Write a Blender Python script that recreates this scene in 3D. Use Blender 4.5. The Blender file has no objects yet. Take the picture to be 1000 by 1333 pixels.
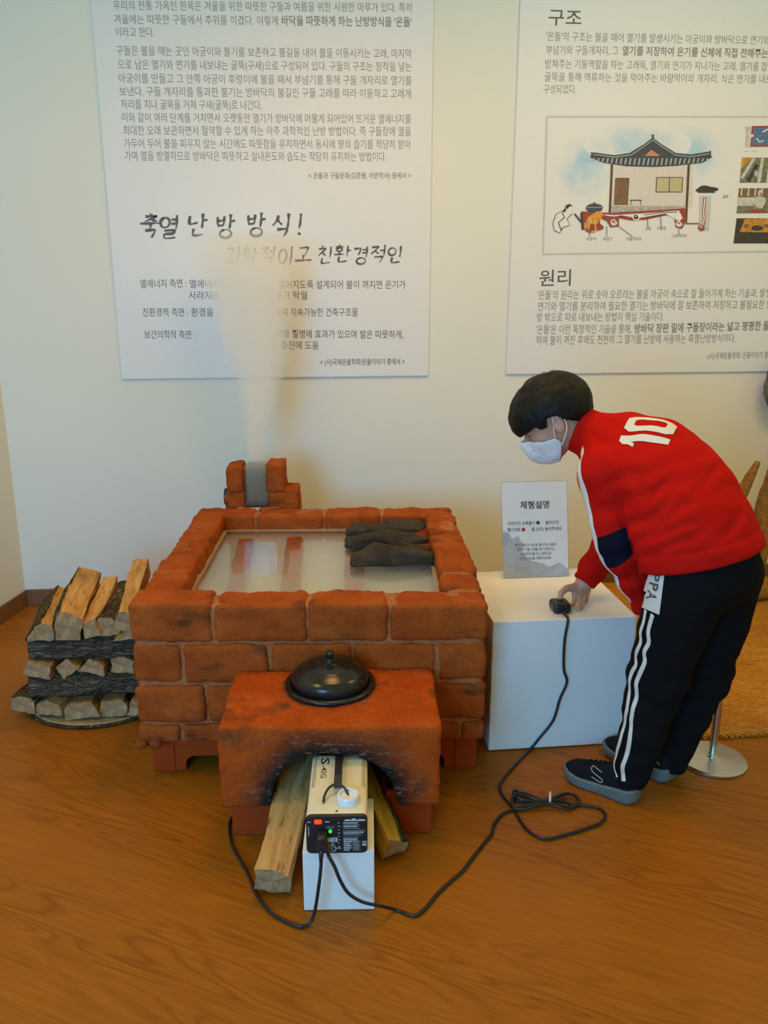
import bpy, bmesh, math, random
import numpy as np
from mathutils import Vector, Matrix
from mathutils.bvhtree import BVHTree

S = bpy.context.scene
COL = S.collection
R = math.radians

# ------------------------------------------------------------------ camera
CAM_F, CAM_H, CAM_PITCH, CAM_YAW = 1080.0, 1.45, 15.2, 6.0
cd = bpy.data.cameras.new('camera')
cd.sensor_fit = 'HORIZONTAL'; cd.sensor_width = 36.0
cd.lens = CAM_F / 1000.0 * 36.0
cd.clip_start = 0.02
cam = bpy.data.objects.new('camera', cd); COL.objects.link(cam)
cam.location = (0, 0, CAM_H)
cam.rotation_euler = (R(90 - CAM_PITCH), 0, R(-CAM_YAW))
S.camera = cam

# ------------------------------------------------------------------ colour management, world, lights
S.view_settings.view_transform = 'Standard'
S.view_settings.look = 'None'
S.view_settings.exposure = 0.0
S.view_settings.gamma = 1.0
S.view_settings.use_curve_mapping = False
S.cycles.volume_bounces = 8
S.cycles.max_bounces = 12

w = bpy.data.worlds.new('world'); S.world = w; w.use_nodes = True
bg = w.node_tree.nodes['Background']
bg.inputs['Color'].default_value = (.88, 1.0, .49, 1); bg.inputs['Strength'].default_value = 0.45

def area(name, loc, target, sx, sy, power, col, spread=180):
    l = bpy.data.lights.new(name, 'AREA'); l.shape = 'RECTANGLE'; l.size = sx; l.size_y = sy
    l.energy = power; l.color = col; l.spread = R(spread)
    o = bpy.data.objects.new(name, l); COL.objects.link(o); o.location = loc
    o.rotation_euler = (Vector(target) - Vector(loc)).to_track_quat('-Z', 'Y').to_euler()
    return o
# daylight from windows behind and to the left of the camera, warm ceiling fittings, and one added wall wash
#LIGHTS
area('window_daylight', (-1.7, -1.6, 1.55), (0.3, 3.0, 0.75), 1.6, 1.5, 60 * 2.12, (.12, .48, 1.0))
area('overhead_light', (0.2, 2.55, 2.70), (0.2, 2.55, 0), 0.5, 0.5, 20 * .75, (1.0, .50, .165))
area('overhead_light', (2.0, 2.3, 2.70), (2.0, 2.3, 0), 0.5, 0.5, 20 * .70, (1.0, .55, .22))
area('overhead_light', (-1.2, 1.5, 2.70), (-1.2, 1.7, 0), 0.5, 0.5, 20 * .58, (1.0, .70, .26))
area('overhead_light', (1.5, 2.2, 2.70), (1.9, 3.82, 2.5), 0.5, 0.5, 20 * .40, (1.0, .80, .52))  # added wash lamp, not a known fitting: brightens the upper right wall and poster

# ------------------------------------------------------------------ geometry of the view, used to take measurements
_p, _y = R(CAM_PITCH), R(CAM_YAW)
_fw = np.array([math.sin(_y) * math.cos(_p), math.cos(_y) * math.cos(_p), -math.sin(_p)])
_rt = np.array([math.cos(_y), -math.sin(_y), 0.0]); _up = np.cross(_rt, _fw)
_c = np.array([0, 0, CAM_H])
def ray(x, y): return _fw + _rt * (x - 500) / CAM_F - _up * (y - 666.5) / CAM_F
def at(x, y, Y): d = ray(x, y); return _c + d * Y / d[1]
def atz(x, y, z): d = ray(x, y); return _c + d * (z - CAM_H) / d[2]

# ------------------------------------------------------------------ tags and objects
BASE = {}
def tag(o, label=None, cat=None, group=None, kind=None):
    if label: o['label'] = label
    if cat: o['category'] = cat
    if group: o['group'] = group
    if kind: o['kind'] = kind
    return o
def empty(name, loc, rz=0.0, label=None, cat=None, group=None):
    o = bpy.data.objects.new(name, None); COL.objects.link(o); o.empty_display_size = 0.05
    a = rz; x, y, z = loc
    # loc is given in the thing's own turned frame about the world origin
    o.location = (x * math.cos(a) - y * math.sin(a), x * math.sin(a) + y * math.cos(a), z)
    o.rotation_euler = (0, 0, a); BASE[o.name] = np.array(loc, float)
    return tag(o, label, cat, group)
def link(name, me, parent=None):
    o = bpy.data.objects.new(name, me); COL.objects.link(o)
    if parent is not None: o.parent = parent
    return o
def base_of(o):
    b = np.zeros(3)
    while o is not None:
        if o.name in BASE: b = b + BASE[o.name]
        o = o.parent
    return b
class MB:
    """collects geometry, builds ONE mesh object"""
    def __init__(s): s.v = []; s.f = []; s.m = []; s.n = 0; s.attr = {}
    def add(s, v, f, m=0):
        v = np.asarray(v, float); s.v.append(v)
        for q in f: s.f.append([i + s.n for i in q]); s.m.append(m)
        s.n += len(v); return s
    def box(s, lo, hi, m=0):
        x0, y0, z0 = lo; x1, y1, z1 = hi
        v = [(x0,y0,z0),(x1,y0,z0),(x1,y1,z0),(x0,y1,z0),(x0,y0,z1),(x1,y0,z1),(x1,y1,z1),(x0,y1,z1)]
        return s.add(v, [(3,2,1,0),(4,5,6,7),(0,1,5,4),(1,2,6,5),(2,3,7,6),(3,0,4,7)], m)
    def rbox(s, lo, hi, r, cell=0.02, noise=None, m=0):
        v, f = rbox_arrays(lo, hi, r, cell, noise); return s.add(v, f, m)
    def tube(s, pts, rad, seg=10, m=0, caps=True):
        pts = [np.asarray(p, float) for p in pts]; n = len(pts)
        rad = [rad] * n if np.isscalar(rad) else list(rad)
        vs = []; nrm = None
        for i in range(n):
            t = pts[min(i+1, n-1)] - pts[max(i-1, 0)]; t = t / (np.linalg.norm(t) + 1e-12)
            if nrm is None:
                a = np.array([0,0,1.]) if abs(t[2]) < .9 else np.array([1.,0,0]); nrm = np.cross(t, a)
            nrm = nrm - t * np.dot(nrm, t); nrm = nrm / (np.linalg.norm(nrm) + 1e-12); b = np.cross(t, nrm)
            for k in range(seg):
                a = 2 * math.pi * k / seg
                vs.append(pts[i] + rad[i] * (math.cos(a) * nrm + math.sin(a) * b))
        f = []
        for i in range(n - 1):
            for k in range(seg):
                k2 = (k + 1) % seg
                f.append((i*seg+k, i*seg+k2, (i+1)*seg+k2, (i+1)*seg+k))
        if caps:
            f.append(tuple(range(seg))[::-1]); f.append(tuple((n-1)*seg + k for k in range(seg)))
        return s.add(vs, f, m)
    def lathe(s, prof, c=(0,0,0), seg=48, m=0):
        vs = []; n = len(prof)
        for (r, z) in prof:
            for k in range(seg):
                a = 2*math.pi*k/seg; vs.append((c[0]+r*math.cos(a), c[1]+r*math.sin(a), c[2]+z))
        f = []
        for i in range(n-1):
            for k in range(seg):
                k2 = (k+1) % seg; f.append((i*seg+k, i*seg+k2, (i+1)*seg+k2, (i+1)*seg+k))
        if prof[0][0] > 1e-6: f.append(tuple(range(seg))[::-1])
        if prof[-1][0] > 1e-6: f.append(tuple((n-1)*seg+k for k in range(seg)))
        return s.add(vs, f, m)
    def prism(s, poly, y0, y1, m=0, axis='y'):
        """poly of (a,b): axis y -> (a, y, b)"""
        n = len(poly)
        mk = {'y': lambda a,b,t: (a,t,b), 'z': lambda a,b,t: (a,b,t), 'x': lambda a,b,t: (t,a,b)}[axis]
        v = [mk(a,b,y0) for a,b in poly] + [mk(a,b,y1) for a,b in poly]
        f = [tuple(range(n)), tuple(range(2*n-1, n-1, -1))] + [(i, i+n, (i+1)%n+n, (i+1)%n) for i in range(n)]
        return s.add(v, f, m)
    def build(s, name, mats, parent=None, smooth=False, weld=0.0, bevel=0.0, recalc=True):
        me = bpy.data.meshes.new(name)
        b = base_of(parent)
        V = (np.concatenate(s.v) - b) if s.v else np.zeros((0,3))
        me.from_pydata(V.tolist(), [], s.f)
        if not isinstance(mats, (list, tuple)): mats = [mats]
        for m in mats: me.materials.append(m)
        me.polygons.foreach_set('material_index', s.m)
        if weld or recalc:
            bm = bmesh.new(); bm.from_mesh(me)
            if weld: bmesh.ops.remove_doubles(bm, verts=bm.verts, dist=weld)
            if recalc: bmesh.ops.recalc_face_normals(bm, faces=bm.faces)
            bm.to_mesh(me); bm.free()
        if smooth: me.polygons.foreach_set('use_smooth', [True] * len(me.polygons))
        me.update()
        o = link(name, me, parent)
        if bevel:
            md = o.modifiers.new('bevel', 'BEVEL'); md.width = bevel; md.segments = 3; md.limit_method = 'ANGLE'; md.angle_limit = R(40)
            md.harden_normals = False
        return o

# ------------------------------------------------------------------ noise in numpy
def _hash(ix, iy, iz, seed):
    n = (ix * 374761393 + iy * 668265263 + iz * 2147483647 + seed * 1274126177) & 0xffffffff
    n = ((n ^ (n >> 13)) * 1274126177) & 0xffffffff
    n = n ^ (n >> 16)
    return (n & 0xffff) / 32767.5 - 1.0
def vnoise(P, scale=1.0, seed=0):
    P = np.asarray(P, float) * scale; i = np.floor(P).astype(np.int64); f = P - i; f = f*f*(3-2*f)
    out = 0
    for dx in (0,1):
        for dy in (0,1):
            for dz in (0,1):
                wgt = (f[:,0] if dx else 1-f[:,0]) * (f[:,1] if dy else 1-f[:,1]) * (f[:,2] if dz else 1-f[:,2])
                out = out + wgt * _hash(i[:,0]+dx, i[:,1]+dy, i[:,2]+dz, seed)
    return out
def fbm(P, scale, seed=0, oct=3):
    a, t = 1.0, 0
    for k in range(oct): t = t + a * vnoise(P, scale * 2**k, seed + 17*k); a *= .5
    return t

def rbox_arrays(lo, hi, r, cell, noise=None):
    lo = np.array(lo, float); hi = np.array(hi, float); sz = hi - lo
    n = [max(3, int(math.ceil(x / cell))) for x in sz]
    idx = {}; V = []; F = []
    def vid(i, j, k):
        if (i,j,k) not in idx: idx[(i,j,k)] = len(V); V.append((i/n[0], j/n[1], k/n[2]))
        return idx[(i,j,k)]
    for ax in range(3):
        u, v_ = [(1,2),(2,0),(0,1)][ax]
        for side in (0, n[ax]):
            for a in range(n[u]):
                for b in range(n[v_]):
                    q = []
                    for (da, db) in ((0,0),(1,0),(1,1),(0,1)):
                        t = [0,0,0]; t[ax] = side; t[u] = a+da; t[v_] = b+db; q.append(vid(*t))
                    F.append(q if side else q[::-1])
    V = np.array(V); P = lo + V * sz
    # push grid lines towards the edges so the rounding is sampled
    q = np.clip(P, lo + r, hi - r); d = P - q; L = np.linalg.norm(d, axis=1)[:,None]
    nrm = np.where(L > 1e-9, d / np.maximum(L, 1e-9), 0)
    dm = np.max(np.abs(d), axis=1)[:,None]
    P = q + nrm * np.where(dm > 1e-9, r, 0)
    if noise is not None:
        P = P + nrm * noise(P)[:,None]
    return P, F

# ------------------------------------------------------------------ signed distance meshing (surface nets)
def surface_nets(fn, lo, hi, res, block=14):
    lo = np.array(lo, float); hi = np.array(hi, float)
    n = np.ceil((hi - lo) / res).astype(int) + 1
    D = np.full(n, 1.0, np.float32)
    rad = block * res * 0.5 * math.sqrt(3) + res * 3
    for bx in range(0, n[0], block):
        for by in range(0, n[1], block):
            for bz in range(0, n[2], block):
                e = np.minimum([bx+block, by+block, bz+block], n)
                c = lo + (np.array([bx,by,bz]) + e - 1) * 0.5 * res
                dc = float(fn(c[None,:])[0])
                if abs(dc) > rad * 1.7: D[bx:e[0], by:e[1], bz:e[2]] = dc; continue
                gx, gy, gz = np.meshgrid(np.arange(bx,e[0]), np.arange(by,e[1]), np.arange(bz,e[2]), indexing='ij')
                P = np.stack([gx,gy,gz], -1).reshape(-1,3) * res + lo
                D[bx:e[0], by:e[1], bz:e[2]] = fn(P).reshape(gx.shape)
    neg = D < 0
    # active cells
    s = np.zeros(np.array(n)-1, np.int8)
    for dx in (0,1):
        for dy in (0,1):
            for dz in (0,1): s += neg[dx:n[0]-1+dx, dy:n[1]-1+dy, dz:n[2]-1+dz]
    act = (s > 0) & (s < 8)
    cid = np.argwhere(act); vid = np.full(act.shape, -1, np.int64); vid[act] = np.arange(len(cid))
    acc = np.zeros((len(cid),3)); cnt = np.zeros(len(cid))
    corners = [(a,b,c) for a in (0,1) for b in (0,1) for c in (0,1)]
    for i, c0 in enumerate(corners):
        for c1 in corners[i+1:]:
            if sum(abs(a-b) for a,b in zip(c0,c1)) != 1: continue
            d0 = D[tuple((cid + c0).T)]; d1 = D[tuple((cid + c1).T)]
            m = (d0 < 0) != (d1 < 0)
            t = np.where(m, d0 / np.where(m, d0 - d1, 1), 0)
            p = np.array(c0) + t[:,None] * (np.array(c1) - np.array(c0))
            acc[m] += p[m]; cnt[m] += 1
    V = (cid + acc / np.maximum(cnt,1)[:,None]) * res + lo
    F = []
    for ax in range(3):
        a, b = [(1,2),(2,0),(0,1)][ax]
        sl0 = [slice(None)]*3; sl1 = [slice(None)]*3
        sl0[ax] = slice(0, n[ax]-1); sl1[ax] = slice(1, n[ax])
        m = neg[tuple(sl0)] != neg[tuple(sl1)]
        e = np.argwhere(m)
        e = e[(e[:,a] > 0) & (e[:,b] > 0) & (e[:,a] < n[a]-1) & (e[:,b] < n[b]-1)]
        if not len(e): continue
        flip = neg[tuple(e.T)]
        q = []
        for (da, db) in ((0,0),(1,0),(1,1),(0,1)):
            c = e.copy(); c[:,a] -= da; c[:,b] -= db; q.append(vid[tuple(c.T)])
        q = np.stack(q, 1); q[~flip] = q[~flip][:, ::-1]
        F.append(q[(q >= 0).all(1)])
    return V, np.concatenate(F)
def sdf_mesh(name, fn, lo, hi, res, mats, parent=None, relax=1, matfn=None, attrs=None):
    V, F = surface_nets(fn, lo, hi, res)
    me = bpy.data.meshes.new(name)
    b = base_of(parent)
    me.from_pydata((V - b).tolist(), [], F.tolist())
    for m in (mats if isinstance(mats, (list,tuple)) else [mats]): me.materials.append(m)
    if relax:
        bm = bmesh.new(); bm.from_mesh(me)
        for _ in range(relax): bmesh.ops.smooth_vert(bm, verts=bm.verts, factor=0.5, use_axis_x=True, use_axis_y=True, use_axis_z=True)
        bm.to_mesh(me); bm.free()
    W = np.zeros(len(me.vertices)*3); me.vertices.foreach_get('co', W); W = W.reshape(-1,3) + b
    if matfn is not None:
        C = np.array([np.mean(W[list(p.vertices)], axis=0) for p in me.polygons])
        me.polygons.foreach_set('material_index', matfn(C).astype(int).tolist())
    for k, f in (attrs or {}).items():
        at_ = me.attributes.new(k, 'FLOAT', 'POINT'); at_.data.foreach_set('value', np.asarray(f(W), float))
    me.polygons.foreach_set('use_smooth', [True]*len(me.polygons)); me.update()
    o = link(name, me, parent)
    return o
def smin(a, b, k):
    h = np.clip(.5 + .5*(b-a)/k, 0, 1); return b*(1-h) + a*h - k*h*(1-h)
def smax(a, b, k): return -smin(-a, -b, k)
def cone(P, a, b, ra, rb):
    a = np.asarray(a, float); b = np.asarray(b, float); ab = b-a
    t = np.clip(((P-a) @ ab) / (ab @ ab), 0, 1)
    return np.linalg.norm(P - a - t[:,None]*ab, axis=1) - (ra + (rb-ra)*t)
def ellip(P, c, r, M=None):
    q = P - np.asarray(c, float)
    if M is not None: q = q @ M.T          # rows of M: the local axes
    r = np.asarray(r, float)
    k0 = np.linalg.norm(q/r, axis=1); k1 = np.linalg.norm(q/(r*r), axis=1)
    return k0*(k0-1)/np.maximum(k1, 1e-9)
def sbox(P, lo, hi, r=0.0):
    lo = np.array(lo, float)+r; hi = np.array(hi, float)-r
    c = (lo+hi)/2; h = (hi-lo)/2; q = np.abs(P-c)-h
    return np.linalg.norm(np.maximum(q,0),axis=1) + np.minimum(q.max(1),0) - r
def bvh_of(o):
    dg = bpy.context.evaluated_depsgraph_get(); dg.update()
    mw = o.matrix_world; me = o.data
    return BVHTree.FromPolygons([mw @ v.co for v in me.vertices], [tuple(p.vertices) for p in me.polygons])
def spline(pts, n=12, closed=False):
    P = [np.asarray(p, float) for p in pts]; out = []
    N = len(P); rng = N if closed else N-1
    g = (lambda i: P[i % N]) if closed else (lambda i: P[min(max(i,0),N-1)])
    for i in range(rng):
        p0,p1,p2,p3 = g(i-1),g(i),g(i+1),g(i+2)
        for k in range(n):
            t = k/n
            out.append(.5*((2*p1)+(-p0+p2)*t+(2*p0-5*p1+4*p2-p3)*t*t+(-p0+3*p1-3*p2+p3)*t**3))
    if not closed: out.append(P[-1])
    return out

# ------------------------------------------------------------------ materials
class NT:
    def __init__(s, name):
        s.m = bpy.data.materials.new(name); s.m.use_nodes = True; s.t = s.m.node_tree
        s.b = s.t.nodes['Principled BSDF']; s.out = s.t.nodes['Material Output']
    def n(s, typ, **kw):
        nd = s.t.nodes.new('ShaderNode' + typ)
        for k, v in kw.items():
            if k in nd.inputs: nd.inputs[k].default_value = v
            else: setattr(nd, k, v)
        return nd
    def l(s, a, b): s.t.links.new(a, b); return s
    def coords(s, kind='Object', scale=(1,1,1), rot=(0,0,0), loc=(0,0,0)):
        tc = s.n('TexCoord'); mp = s.n('Mapping'); s.l(tc.outputs[kind], mp.inputs['Vector'])
        mp.inputs['Scale'].default_value = scale; mp.inputs['Rotation'].default_value = rot; mp.inputs['Location'].default_value = loc
        return mp.outputs['Vector']
    def noise(s, vec, scale, detail=4, rough=.55, dist=0.0):
        nd = s.n('TexNoise'); nd.inputs['Scale'].default_value = scale; nd.inputs['Detail'].default_value = detail
        nd.inputs['Roughness'].default_value = rough; nd.inputs['Distortion'].default_value = dist
        s.l(vec, nd.inputs['Vector']); return nd.outputs['Fac']
    def ramp(s, fac, stops):
        r = s.n('ValToRGB'); e = r.color_ramp.elements
        while len(e) < len(stops): e.new(.5)
        for x, (p, c) in zip(e, stops): x.position = p; x.color = (*c, 1) if len(c) == 3 else c
        s.l(fac, r.inputs['Fac']); return r.outputs['Color']
    def mix(s, fac, a, b, typ='MIX'):
        m = s.n('MixRGB'); m.blend_type = typ
        for sock, v in ((m.inputs['Fac'], fac), (m.inputs['Color1'], a), (m.inputs['Color2'], b)):
            if isinstance(v, (int, float)): sock.default_value = v
            elif isinstance(v, tuple): sock.default_value = (*v, 1)
            else: s.l(v, sock)
        return m.outputs['Color']
    def math(s, op, a, b=None, clamp=False):
        m = s.n('Math'); m.operation = op; m.use_clamp = clamp
        for i, v in enumerate((a, b)):
            if v is None: continue
            if isinstance(v, (int, float)): m.inputs[i].default_value = v
            else: s.l(v, m.inputs[i])
        return m.outputs[0]
    def set(s, col=None, rough=None, metal=None, spec=None):
        if col is not None:
            if isinstance(col, tuple): s.b.inputs['Base Color'].default_value = (*col, 1)
            else: s.l(col, s.b.inputs['Base Color'])
        for k, v in (('Roughness', rough), ('Metallic', metal), ('Specular IOR Level', spec)):
            if v is None: continue
            if isinstance(v, (int, float)): s.b.inputs[k].default_value = v
            else: s.l(v, s.b.inputs[k])
        return s
    def bump(s, h, strength=.3, dist=.01):
        bn = s.n('Bump'); bn.inputs['Strength'].default_value = strength; bn.inputs['Distance'].default_value = dist
        s.l(h, bn.inputs['Height']); s.l(bn.outputs['Normal'], s.b.inputs['Normal']); return s
def srgb(r, g, b):
    f = lambda c: (c/255/12.92) if c/255 <= .04045 else ((c/255+.055)/1.055)**2.4
    return (f(r), f(g), f(b))
def plain(name, col, rough=.5, metal=0, var=.08, scale=40, bump=0.0, spec=.5):
    t = NT(name); v = t.coords(); n = t.noise(v, scale, 3)
    c = t.ramp(n, [(.3, tuple(x*(1-var) for x in col)), (.7, tuple(min(1, x*(1+var)) for x in col))])
    t.set(c, rough, metal, spec)
    if bump: t.bump(n, bump, .002)
    return t.m
M = {}
# wall paint
t = NT('wall_paint'); v = t.coords(); n = t.noise(v, 260, 2); n2 = t.noise(v, .8, 2)
t.set(t.ramp(n2, [(.3, (.745,.735,.66)), (.7, (.785,.775,.705))]), .75, spec=.2).bump(n, .08, .001); M['wall'] = t.m
# floor: printed oak planks
t = NT('floor_vinyl')
ang = R(30)
v = t.coords('Object', (1,1,1), (0,0,ang))
sep = t.n('SeparateXYZ'); t.l(v, sep.inputs[0])
vs = t.coords('Object', (1,1,1), (0,0,ang)); mp = t.n('Mapping'); mp.inputs['Scale'].default_value = (0.55, 5.0, 1); t.l(vs, mp.inputs['Vector'])
big = t.noise(mp.outputs[0], 1.6, 2, .5, .6)
rings = t.math('FRACT', t.math('MULTIPLY', big, 16.0))
lines = t.ramp(rings, [(0.0, (.0,.0,.0)), (.25, (.75,.75,.75)), (.7, (1,1,1)), (.97, (.35,.35,.35))])
mp2 = t.n('Mapping'); mp2.inputs['Scale'].default_value = (2.5, 60, 1); t.l(vs, mp2.inputs['Vector'])
fine = t.noise(mp2.outputs[0], 2.0, 4, .6)
mp3 = t.n('Mapping'); mp3.inputs['Scale'].default_value = (.35, 2.2, 1); t.l(vs, mp3.inputs['Vector'])
patch = t.noise(mp3.outputs[0], 1.5, 2)
mask = t.ramp(patch, [(.36, (.12,.12,.12)), (.58, (1,1,1))])
c = t.ramp(fine, [(.3, (.300,.092,.0062)), (.7, (.395,.128,.0095))])
dk = t.mix(1.0, c, (.70,.61,.52), 'MULTIPLY')
inv = t.n('Invert'); t.l(lines, inv.inputs['Color'])
k = t.mix(1.0, mask, inv.outputs[0], 'MULTIPLY')
c = t.mix(k, c, dk)
t.set(c, t.ramp(fine, [(.2, (.36,)*3), (.8, (.46,)*3)]), spec=.16); t.bump(fine, .05, .001); M['floor'] = t.m
M['baseboard'] = plain('baseboard_vinyl', (.20,.085,.030), .45, var=.1, scale=12)
M['sheet'] = plain('poster_paper', (.76,.755,.755), .55, var=.01)
M['ink'] = plain('printed_ink', (.10,.10,.095), .6, var=.05)
M['inkgrey'] = plain('printed_grey_ink', (.17,.17,.16), .6, var=.05)
M['inkpale'] = plain('printed_pale_ink', (.21,.21,.20), .6, var=.05)
M['inkmid'] = plain('printed_mid_ink', (.20,.20,.19), .6, var=.05)
# brick
def brick_mat(name, c0, c1, smudge=.58, sm_col=(.055,.032,.018)):
    t = NT(name); v = t.coords(); n = t.noise(v, 9, 5, .6); n2 = t.noise(v, 130, 3, .7); n3 = t.noise(t.coords(scale=(1,1,2.2)), 6.5, 4, .6)
    c = t.ramp(n, [(.3, c0), (.7, c1)])
    c = t.mix(t.ramp(n3, [(smudge, (0,0,0)), (smudge+.12, (.75,.75,.75))]), c, sm_col)
    c = t.mix(t.ramp(n2, [(.35, (.35,.35,.35)), (.5, (0,0,0))]), c, (.15,.03,.012))
    t.set(c, .85, spec=.06)
    n4 = t.noise(t.coords(scale=(1,1,3)), 45, 4, .65)
    t.bump(t.math('ADD', t.math('MULTIPLY', n2, .35), n4), .45, .004); return t.m
M['brick'] = brick_mat('brick_plaster', (.27,.052,.009), (.42,.094,.016))
M['mortar'] = plain('mortar_joint', (.37,.118,.036), .9, var=.2, scale=60, bump=.5)
M['redwood'] = plain('red_painted_board', (.37,.050,.008), .7, var=.08, scale=10, spec=.08)
# ================================================================== the setting
WY = 3.82                       # back wall
def struct(o): o['kind'] = 'structure'; return o
struct(MB().box((-3.2, -1.2, -0.06), (4.2, WY, 0)).build('floor', M['floor']))
struct(MB().box((-1.292, WY, -0.06), (4.2, WY+0.1, 2.9)).build('wall_back', M['wall']))
# the left wall meets the back wall at an obtuse corner
lx, ly = -1.292, WY; ex, ey = lx - 0.234*3.0, WY - 3.0
struct(MB().prism([(lx, ly), (ex, ey), (ex-.1, ey), (lx-.1, ly+.1), (lx, ly+.1)], -0.06, 2.9, axis='z').build('wall_left', M['wall']))
def baseboard(name, prof):
    m = MB(); m.prism(prof, 0.0, 0.078, axis='z')
    return struct(m.build(name, M['baseboard'], bevel=.003))
baseboard('baseboard_back', [(lx, WY), (4.2, WY), (4.2, WY-.010), (lx-.002, WY-.010)])
baseboard('baseboard_left', [(lx, WY-.0095), (ex, ey), (ex+.010, ey-.002), (lx+.008, WY-.0115)])

# ================================================================== lettering
_txt = bpy.data.curves.new('lettering_source', 'FONT')
_txo = bpy.data.objects.new('lettering_source', _txt); COL.objects.link(_txo)
def text_mesh(body, weight=0.0, shear=0.0, spacing=1.0):
    _txt.body = body; _txt.offset = weight; _txt.shear = shear; _txt.space_character = spacing
    _txt.resolution_u = 2; _txt.fill_mode = 'FRONT'
    dg = bpy.context.evaluated_depsgraph_get(); dg.update()
    ev = _txo.evaluated_get(dg); me = ev.to_mesh()
    V = np.array([v.co[:] for v in me.vertices]).reshape(-1, 3); F = [tuple(p.vertices) for p in me.polygons]
    ev.to_mesh_clear(); return V, F
def fit_text(mb, body, origin, ux, uy, width=None, height=None, m=0, weight=0.0, shear=0.0, anchor='l', spacing=1.0, jitter=None):
    """lays a line on a plane: origin = left end of the baseline, ux/uy unit vectors; width = length of the line; height = cap height"""
    V, F = text_mesh(body, weight, shear, spacing)
    if not len(V): return
    x0, x1 = V[:,0].min(), V[:,0].max()
    H = .85
    sy = height / H if height else width / (x1-x0)
    sx = width / (x1-x0) if width else sy
    X = (V[:,0]-x0)*sx; Y = V[:,1]*sy
    if anchor == 'c': X = X - (x1-x0)*sx/2
    if anchor == 'r': X = X - (x1-x0)*sx
    if jitter: Y = Y + jitter*np.sin(X*37.0) ; 
    P = np.asarray(origin) + X[:,None]*np.asarray(ux) + Y[:,None]*np.asarray(uy)
    mb.add(P, F, m)

# ------------------------------------------------------------------ left poster
PY = WY - 0.012
FY = PY - 0.0006                 # the print lies on the sheet
UX, UZ = np.array([1.,0,0]), np.array([0,0,1.])
def P2(x, y, off=0): p = at(x, y, FY - off); return p
def wline(mb, body, x0, y0, x1, y1, h, weight=0.0, m=0, shear=0.0, spacing=1.0):
    """a printed line measured on the photograph by the two ends of its baseline and its letter height in px"""
    a, b = P2(x0, y0), P2(x1, y1); d = b - a; L = np.linalg.norm(d); ux = d / L
    uy = np.array([-ux[2], 0, ux[0]])
    px = (P2(x0, y0-10)-a)[2]/10
    fit_text(mb, body, a, ux, uy, L, h*px, m, weight, shear, spacing=spacing)
pl = empty('poster', (-0.085, PY, 1.055), 0, 'large white poster with handwritten heading, half veiled by rising smoke', 'poster', 'text posters on the back wall')
MB().box((-.768, PY, 1.055), (.606, WY-.0005, 2.75)).build('sheet', M['sheet'], pl)
mb = MB()
L = [('우리의 전통 가옥인 한옥은 겨울을 위한 따뜻한 구들과 여름을 위한 시원한 마루가 있다. 특히', 148,12, 536,15),
     ("겨울에는 따뜻한 구들에서 추위를 이겼다. 이렇게", 149,30, 362,32),
     ('이라고 한다.', 151,47, 201,47),
     ('구들은 불을 때는 곳인 아궁이와 불기를 보존하고 불길을 내어 불을 이동시키는 고래, 마지막', 152,71, 536,75),
     ('으로 남은 열기와 연기를 내보내는 굴뚝(구새)으로 구성되어 있다. 구들의 구조는 장작을 넣는', 154,89, 536,92),
     ('아궁이를 만들고 그 안쪽 아궁이 후렁이에 불을 때서 부넘기를 통해 구들 개자리로 열기를', 155,107, 536,110),
     ('보낸다. 구들 개자리를 통과한 불기는 방바닥의 불길인 구들 고래를 따라 이동하고 고래개', 156,124, 535,127),
     ('자리를 지나 굴뚝을 거쳐 구새(굴뚝)로 나간다.', 158,141, 341,142),
     ('이와 같이 여러 단계를 거치면서 오랫동안 열기가 방바닥에 머물게 되어있어 뜨거운 열에너지를', 159,158, 535,160),
     ('최대한 오래 보관하면서 절약할 수 있게 하는 아주 과학적인 난방 방법이다. 즉 구들장에 열을', 161,175, 535,176),
     ('가두어 두어 불을 피우지 않는 시간에도 따뜻함을 유지하면서 동시에 땅의 습기를 적당히 받아', 162,192, 535,193),
     ('가며 열을 방열하므로 방바닥은 따뜻하고 실내온도와 습도는 적당히 유지하는 방법이다.', 163,208, 503,209)]
for s_, *q in L: wline(mb, s_, *q, 12.0, -.004)
wline(mb, "바닥을 따뜻하게 하는 난방방식을 '온돌'", 367,32, 536,34, 12.5, .012)
wline(mb, '< 온돌과 구들문화(김준봉, 어문학사) 중에서 >', 402,232, 535,232, 8, .006)
mb.build('body_lettering', M['inkpale'], pl, recalc=False)
mb = MB()
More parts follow.
